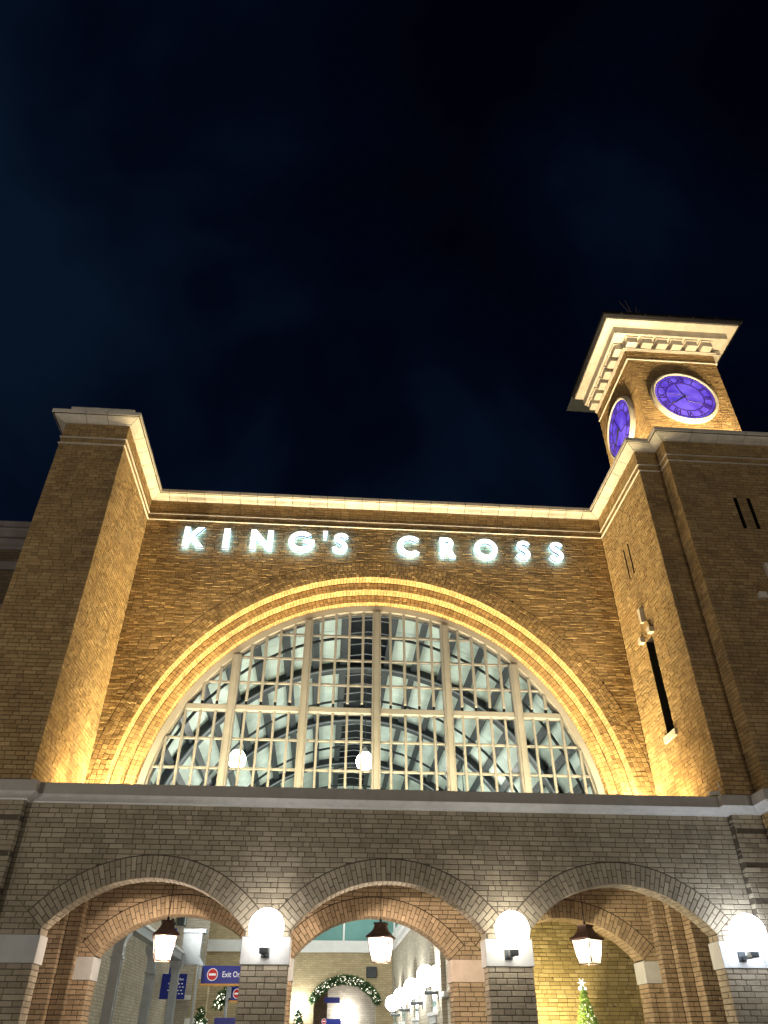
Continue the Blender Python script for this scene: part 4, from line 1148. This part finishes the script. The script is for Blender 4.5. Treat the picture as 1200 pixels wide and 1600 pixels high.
# ---------------- far end of the hall
YF = 36.0
fe = thing('hall_end_building', 'yellow brick end wall with white beam, teal glass above and a wide arched opening', 'building', (.5, YF, 0))
ocx, ohw, ozs, ort = 1.045, 1.27, 3.15, 1.53
ocz = ozs-sqrt(ort**2-ohw**2)
P = [(-6, 0), (ocx-ohw, 0)]
A = math.asin(ohw/ort)
for i in range(17):
    t = -A+2*A*i/16; P.append((ocx+ort*sin(t), ocz+ort*cos(t)))
P += [(ocx+ohw, 0), (3.3, 0), (3.3, 4.87), (-6, 4.87)]
m = MB(); m.prism(P, YF, YF+.5); m.build('wall', M_FB_X, fe)
m = MB(); m.box(-6, 3.3, YF-.16, YF+.3, 4.87, 4.95); m.box(-6, 3.3, YF-.12, YF+.3, 4.952, 5.30); m.build('beam', M_WHITE, fe)
for a, b in zip([-6, -3.4, -1.2, .92, 3.1], [-3.4, -1.2, .92, 3.1, 5.3]):
    bx('glass_panel', M_TEAL, fe, a+.04, b-.04, YF+.05, YF+.10, 5.302, 8.2)
    bx('glazing_post', M_WHITE, fe, b-.04, b+.04, YF-.02, YF+.12, 5.302, 8.2)
bx('brick_panel', M_FB_X, fe, -5.0, -3.42, YF-.05, YF+.04, 5.302, 8.2)
bx('speaker_box', M_IRON, fe, 1.91, 2.34, YF-.14, YF-.002, 3.96, 4.36, ch=.02)
# room seen through the opening
bx('inner_wall', M_FB_G, fe, .35, 3.2, YF+2.6, YF+2.8, 0, 4.6, label='pale brick wall inside the opening')
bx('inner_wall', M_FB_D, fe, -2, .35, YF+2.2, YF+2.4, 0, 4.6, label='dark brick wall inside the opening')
bx('ceiling', M_STONE_P, fe, -2, 3.2, YF+.5, YF+3, 4.3, 4.4)

# garland over the opening
def garland(name, pts, r, label, n, lights, cat='garland'):
    t = thing(name, label, cat, pts[0])
    m = MB(); m.tube(pts, r*.45, 6); m.build('garland_core', M_LEAF, t)
    Lf = MB(); Lt = MB(); rr = random.Random(5)
    for i in range(n):
        k = rr.uniform(0, len(pts)-1.001); a = int(k); f = k-a
        p = Vector(pts[a]).lerp(Vector(pts[a+1]), f)
        d = Vector((rr.gauss(0, 1), rr.gauss(0, 1), rr.gauss(0, 1))).normalized(); q = p+d*r*rr.uniform(.5, 1.15)
        s = d.cross(Vector((rr.random(), rr.random(), rr.random()))).normalized()*.035
        if i < lights: Lt.sphere(q+d*.02, .015*rr.uniform(.6, 1.7), 6, 4)
        else: Lf.add([q-s, q+d*.09+s*.3, q+s, q-d*.03], [(0, 1, 2), (0, 2, 3)])
    Lf.build('leaves', M_LEAF, t, kind='stuff'); Lt.build('fairy_lights', M_FAIRY, t, kind='stuff')
pts = []
for i in range(21):
    t = -A*1.02+2*A*1.02*i/20; pts.append((ocx+(ort+.07)*sin(t), YF-.15, ocz+(ort+.07)*cos(t)))
garland('garland', pts, .135, 'arched green garland with white fairy lights over the opening in the middle arch', 3200, 380)

# ---------------- right side wall with hooded windows and globes
XW = 3.0
rs = thing('side_building', 'pale brick side wall with hooded arched windows and white trim, receding behind the middle arch', 'building', (XW, 28, 0))
wys = [23.0, 27.2, 31.4, 35.0]; whw = .62
# wall split around the windows
m = MB(); yy = 21.4
segs = []
for y in wys: segs.append((yy, y-whw)); yy = y+whw
segs.append((yy, 36.0))
for a, b in segs: m.box(XW, XW+.4, a, b, 0, 4.88)
for y in wys:
    m.box(XW, XW+.4, y-whw, y+whw, 0, 1.2)
    poly = [(y-whw, 4.88), (y-whw, 3.35)]+[(y-whw*cos(pi*i/12), 3.35+whw*sin(pi*i/12)) for i in range(1, 12)]+[(y+whw, 3.35), (y+whw, 4.88)]
    m.prism(poly, XW, XW+.4, 'x')
m.build('wall', M_FB_Y, rs)
for y in wys:
    m = MB(); m.box(XW+.05, XW+.12, y-whw, y+whw, 1.2, 3.30); f = m.build('window', M_WHITE, rs)
    m = MB()
    for a, b in ((y-whw+.09, y-.05), (y+.05, y+whw-.09)):
        for c, d in ((1.3, 2.1), (2.2, 3.1)): m.box(XW+.035, XW+.048, a, b, c, d)
    m.build('pane', M_TEAL, f)
    m = MB(); m.box(XW-.10, XW+.06, y-whw-.08, y+whw+.08, 3.22, 3.30); m.box(XW-.06, XW+.06, y-whw-.03, y+whw+.03, 3.302, 3.36); m.build('hood_mould', M_WHITE, f)
    m = MB(); m.box(XW-.10, XW+.06, y-whw-.08, y+whw+.08, 2.28, 2.36); m.box(XW-.05, XW+.06, y-whw, y+whw, 2.12, 2.279); m.build('sill_band', M_WHITE, f)
    m = MB(); m.box(XW+.26, XW+.35, y-whw, y+whw, 3.36, 4.0); m.build('tympanum', M_FB_D, f)
m = MB(); m.box(XW-.12, XW+.4, 21.3, 35.8, 4.882, 5.04); m.box(XW-.22, XW+.4, 21.3, 35.8, 5.042, 5.30); m.build('cornice', M_WHITE, rs)
m = MB(); m.box(XW+.12, XW+.4, 18.9, 21.38, 0, 4.6); m.build('return_wall', M_FB_Y, rs)
bx('cornice_fragment', M_WHITE, rs, XW-.02, XW+.11, 20.9, 21.36, 2.60, 2.72, ch=.02)
for i, (y, z, r) in enumerate(((22.0, 3.10, .24), (25.4, 3.02, .25), (29.0, 2.98, .25), (32.5, 2.95, .25))):
    t = thing('globe_lamp', ['glowing globe lamp nearest on the receding side wall in the middle arch', 'second globe lamp along the receding side wall', 'third globe lamp along the receding side wall', 'farthest globe lamp along the receding side wall'][i], 'wall lamp', (XW, y, z), 'globe lamps along the receding side wall')
    m = MB(); m.sphere((XW-.30, y, z), r, 24, 14); m.build('globe', M_GLOBE_FAR, t, smooth=True)
    m = MB(); m.box(XW-.36, XW, y-.05, y+.05, z-.40, z-.32, ch=.008); m.box(XW-.02, XW, y-.10, y+.10, z-.5, z-.2); m.box(XW-.32, XW-.28, y-.03, y+.03, z-.33, z-.22); m.build('bracket', M_IRON, t)
t = thing('globe_lamp', 'globe lamp on the pale wall inside the garlanded opening', 'wall lamp', (1.0, YF+2.5, 2.7))
m = MB(); m.sphere((1.15, YF+2.3, 2.75), .25, 20, 12); m.build('globe', M_GLOBE_FAR, t, smooth=True); m = MB(); m.box(1.1, 1.2, YF+2.35, YF+2.6, 2.36, 2.44); m.build('bracket', M_IRON, t)
t = thing('globe_lamp', 'globe lamp on the end wall left of the garlanded opening', 'wall lamp', (-.9, YF, 2.7))
m = MB(); m.sphere((-.85, YF-.35, 2.95), .25, 20, 12); m.build('globe', M_GLOBE_FAR, t, smooth=True); m = MB(); m.box(-.9, -.8, YF-.4, YF-.01, 2.56, 2.64); m.build('bracket', M_IRON, t)

# ---------------- yellow wall behind the right arch, with the lit tree
yw = thing('yellow_brick_wall', 'yellow brick wall close behind the right arch, glowing behind the lit tree', 'wall', (6, 18.6, 0))
m = MB(); m.box(3.0, 9.5, 18.508, 18.9, 0, 5.6); m.build('wall_core', M_MORTAR_D, yw)
lay(yw, [(courses(3.0, 8.6, 1.4, 5.0), m_front(18.5), None)], M_BR_YE, tilt=.005)
tr = thing('lit_tree', 'small cone shaped tree of green mesh and white lights in the right arch', 'christmas tree', (5.52, 18.0, 0))
rr = random.Random(3); TB, TZ = 1.1, 2.66
m = MB()
for k in range(9):
    a = 2*pi*k/9; m.tube([(5.52+.42*cos(a), 17.95+.42*sin(a), TB), (5.52+.02*cos(a), 17.95+.02*sin(a), TZ)], .008, 4)
for k in range(12):
    z = TB+(TZ-TB)*k/12; r = .42*(1-(z-TB)/(TZ-TB))+.01; m.tube([(5.52+r*cos(2*pi*i/16), 17.95+r*sin(2*pi*i/16), z+.05*(i % 2)) for i in range(17)], .008, 4)
m.build('wire_frame', M_WIRE, tr)
lf = MB(); lt = MB()
for i in range(1500):
    z = TB+(TZ-TB)*(1-sqrt(rr.random()))*1.0; r = (.42*(1-(z-TB)/(TZ-TB))+.015)*rr.uniform(.7, 1.05); a = rr.uniform(0, 2*pi)
    q = Vector((5.52+r*cos(a), 17.95+r*sin(a), z)); d = Vector((cos(a), sin(a), rr.uniform(-.3, .6))).normalized(); s = d.cross(Vector((rr.random(), rr.random(), 1))).normalized()*.03
    if i < 260: lt.sphere(q, .012*rr.uniform(.8, 1.5), 6, 4)
    else: lf.add([q-s, q+d*.05, q+s, q-d*.02-Vector((0, 0, .03))], [(0, 1, 2, 3)])
lf.build('leaves', M_WIRE, tr, kind='stuff'); lt.build('fairy_lights', M_FAIRY, tr, kind='stuff')
m = MB()
for k in range(6):
    a = k*pi/3; m.tube([(5.50, 17.93, 2.72), (5.50+.09*cos(a), 17.93, 2.72+.09*sin(a))], [.02, .004], 5)
m.sphere((5.50, 17.93, 2.72), .035, 8, 6); m.sphere((5.45, 17.93, 2.62), .04, 8, 6); m.sphere((5.56, 17.93, 2.61), .035, 8, 6)
m.build('star_topper', emit_mat('star_white', (1, 1, 1), 1.2), tr)
flood(4.5, 17.45, 1.5, (4.7, 18.5, 3.0), 'warm uplight on the floor beside the lit tree', None, L['spot_yellow'], (1, .82, .42), size=.5)

# ---------------- left part of the hall: canopy columns, signs
cx0 = -5.0
for i, y in enumerate((21.4, 25.8, 30.2)):
    t = thing('steel_column', ['nearest grey steel canopy column in the left arch', 'middle grey steel canopy column just left of the lantern', 'farthest grey steel canopy column right behind the lantern'][i], 'column', (cx0, y, 0), 'canopy columns in the left arch')
    m = MB(); m.box(cx0-.12, cx0+.12, y-.12, y-.08, 0, 4.1); m.box(cx0-.12, cx0+.12, y+.08, y+.12, 0, 4.1); m.box(cx0-.04, cx0+.04, y-.08, y+.08, 0, 4.1); m.build('shaft', M_STEEL, t)
    m = MB(); m.lathe([(.16, 3.45), (.18, 3.50), (.16, 3.54), (.15, 3.60), (.20, 3.78), (.30, 3.92), (.30, 4.05)], (cx0, y, 0), 4, pi/4)
    m.box(cx0-.15, cx0+.15, y-.15, y+.15, 3.36, 3.42); m.build('capital', M_STEEL, t)
cn = thing('canopy', 'grey steel canopy with deep fascia over the columns in the left arch', 'canopy', (-5.3, 26, 4.1))
m = MB(); m.box(-5.14, -4.86, 19, 31.0, 4.07, 4.27); m.build('edge_beam', M_STEEL, cn)
m = MB(); m.box(-5.22, -4.78, 19, 31.2, 4.272, 4.34); m.build('roof_edge', M_WHITE, cn)
m = MB(); m.box(-4.9, -4.25, 30.2, 30.5, 3.95, 4.9); m.box(-4.9, -4.12, 30.05, 30.6, 4.902, 5.02); m.build('cross_beam', M_STEEL, cn)
m = MB(); m.prism([(-4.25, 3.95), (-3.9, 3.6), (-3.9, 3.72), (-4.25, 4.2)], 30.1, 30.6); m.build('eave', M_STEEL, cn)
pw = thing('pale_brick_wall', 'pale grey brick wall behind the steel columns in the left arch', 'wall', (-5, 33, 0))
m = MB(); m.box(-7.5, -4.5, 33.5, 33.8, 0, 6); m.build('wall_core', M_FB_G, pw)
bx('ledge', M_WHITE, pw, -7.5, -4.4, 33.2, 33.49, 3.05, 3.2, ch=.02)
pw2 = thing('brick_pilaster', 'narrow pale brick pilaster beside the exit sign in the left arch', 'pilaster', (-3.9, 28, 0))
m = MB(); m.box(-4.05, -3.55, 28, 28.4, 0, 3.75); m.build('shaft', M_FB_X, pw2)
m = MB(); m.box(-4.15, -3.5, 27.9, 28.5, 2.05, 2.35, ch=.02); m.build('base_block', M_WHITE, pw2)

def sign(name, x0, x1, z0, z1, y, label, items=(), stripe=True, cat='sign', tilt=0):
    t = thing(name, label, cat, ((x0+x1)/2, y, z0))
    bx('panel', M_BLUE, t, x0, x1, y, y+.06, z0, z1, ch=.004)
    if stripe: bx('edge_strip', plain_mat('orange_trim', (.75, .38, .10), .5, bumps=0), t, x0, x1, y, y+.06, z0-.05, z0-.002)
    for it in items:
        if it[0] == 'text':
            _, s, x, z, size = it; me = text_mesh(s, size, .001, .002*size); me.transform(Matrix.Scale(.84, 4, (1, 0, 0))); me.materials.clear(); me.materials.append(M_SIGNW)
            o = link('lettering', me, t); o.location = (x, y-.003, z); o.rotation_euler = (pi/2, 0, 0)
        elif it[0] == 'noentry':
            _, x, z, r = it
            m = MB(); m.prism([(x+r*cos(2*pi*i/32), z+r*sin(2*pi*i/32)) for i in range(32)], y-.004, y-.001); m.build('symbol_edge', M_SIGNW, t)
            m = MB(); m.prism([(x+.88*r*cos(2*pi*i/32), z+.88*r*sin(2*pi*i/32)) for i in range(32)], y-.007, y-.0045); m.build('symbol', M_SIGNR, t)
            bx('symbol_bar', M_SIGNW, t, x-r*.62, x+r*.62, y-.010, y-.0075, z-r*.17, z+r*.17)
        elif it[0] == 'bar':
            _, a, b, c, d = it; bx('print_line', M_SIGNW, t, a, b, y-.004, y-.001, c, d)
    return t
sign('exit_sign', -2.99, -1.72, 2.91, 3.29, 22, 'blue hanging sign reading Exit Only with a red no entry disc', [('noentry', -2.72, 3.10, .135), ('text', 'Exit Only', -2.48, 3.10, .175)])
sign('exit_sign', -2.43, -1.9, 2.65, 2.96, 24, 'small blue sign with a no entry disc below the Exit Only sign', [('noentry', -2.24, 2.80, .115)])
sign('exit_sign', -2.60, -1.6, 1.98, 2.22, 22.5, 'low blue sign reading Expr at the foot of the left arch', [('text', 'Expr', -1.98, 2.13, .13)], False)
ds = sign('directory_board', -5.67, -4.79, 3.00, 3.76, 31.5, 'blue directory board with rows of small white print behind the steel columns', [('text', 'Base', -5.05, 3.60, .10)]+[('bar', -5.42+.06*j*1.9+.05*(i % 2), -5.36+.06*j*1.9+.05*(i % 2), 3.45-i*.10, 3.475-i*.10) for i in range(4) for j in range(5)], False)
m = MB(); m.box(-5.46, -5.40, 31.51, 31.56, 3.76, 5.2); m.build('hanger', M_BLUE, ds)
sign('entrance_sign', -6.72, -6.28, 2.72, 3.02, 27, 'blue sign fragment reading ent at the left edge of the left arch', [('text', 'ent', -6.52, 2.92, .17)], False)
sign('platform_sign', .1, .85, 2.2, 2.5, 33.5, 'low blue sign with a no entry disc below the garland', [('noentry', .2, 2.42, .09)], False)
sign('hall_sign', .2, .85, 3.13, 3.33, YF+.8, 'blue sign inside the garlanded opening', [], False)
for x, y, zt in ((-3.09, 21.95, 3.3), (-2.5, 23.95, 3.0)):
    t = thing('sign_post', 'slim chrome post holding the Exit Only sign' if y < 23 else 'slim chrome post holding the small no entry sign', 'post', (x, y, 0))
    m = MB(); m.tube([(x, y, 0), (x, y, zt)], .035, 10); m.build('post', M_STEEL, t); m = MB(); m.box(x+.03, x+.1, y-.03, y+.03, zt-.3, zt-.05); m.build('clamp', M_STEEL, t)
def bush(x, y, z0, z1, r, label):
    t = thing('decorated_plant', label, 'plant', (x, y, z0)); lf = MB(); lt = MB(); rr = random.Random(int(x*100))
    m = MB(); m.tube([(x, y, 0), (x, y, z1-.1)], .03, 6); m.build('stem', M_IRON, t)
    for i in range(500):
        z = rr.uniform(z0, z1); f = 1-((z-z0)/(z1-z0))**1.6*.8; a = rr.uniform(0, 6.28); q = Vector((x+r*f*rr.random()**.5*cos(a), y+r*f*rr.random()**.5*sin(a), z))
        d = Vector((rr.gauss(0, 1), rr.gauss(0, 1), rr.gauss(0, 1))).normalized(); s = d.cross(Vector((rr.random(), rr.random(), rr.random()))).normalized()*.04
        if i < 70: lt.sphere(q, .02, 6, 4)
        else: lf.add([q-s, q+d*.12, q+s], [(0, 1, 2)])
    lf.build('leaves', M_LEAF, t, kind='stuff'); lt.build('fairy_lights', M_FAIRY, t, kind='stuff')
bush(-3.05, 23.2, 1.9, 2.42, .16, 'bushy green plant with white lights beside the chrome post')
bush(-.75, 33, 1.6, 2.75, .28, 'round green shrub with white lights left of the garlanded opening')
garland('garland', [(-2.75, 24.2, 2.55), (-2.65, 24.2, 2.72), (-2.5, 24.2, 2.84), (-2.38, 24.2, 2.9)], .13, 'short sloping green garland piece beside the small no entry sign', 500, 60)

# drop any label on repeated pieces handled above
print('objects', len(bpy.data.objects))
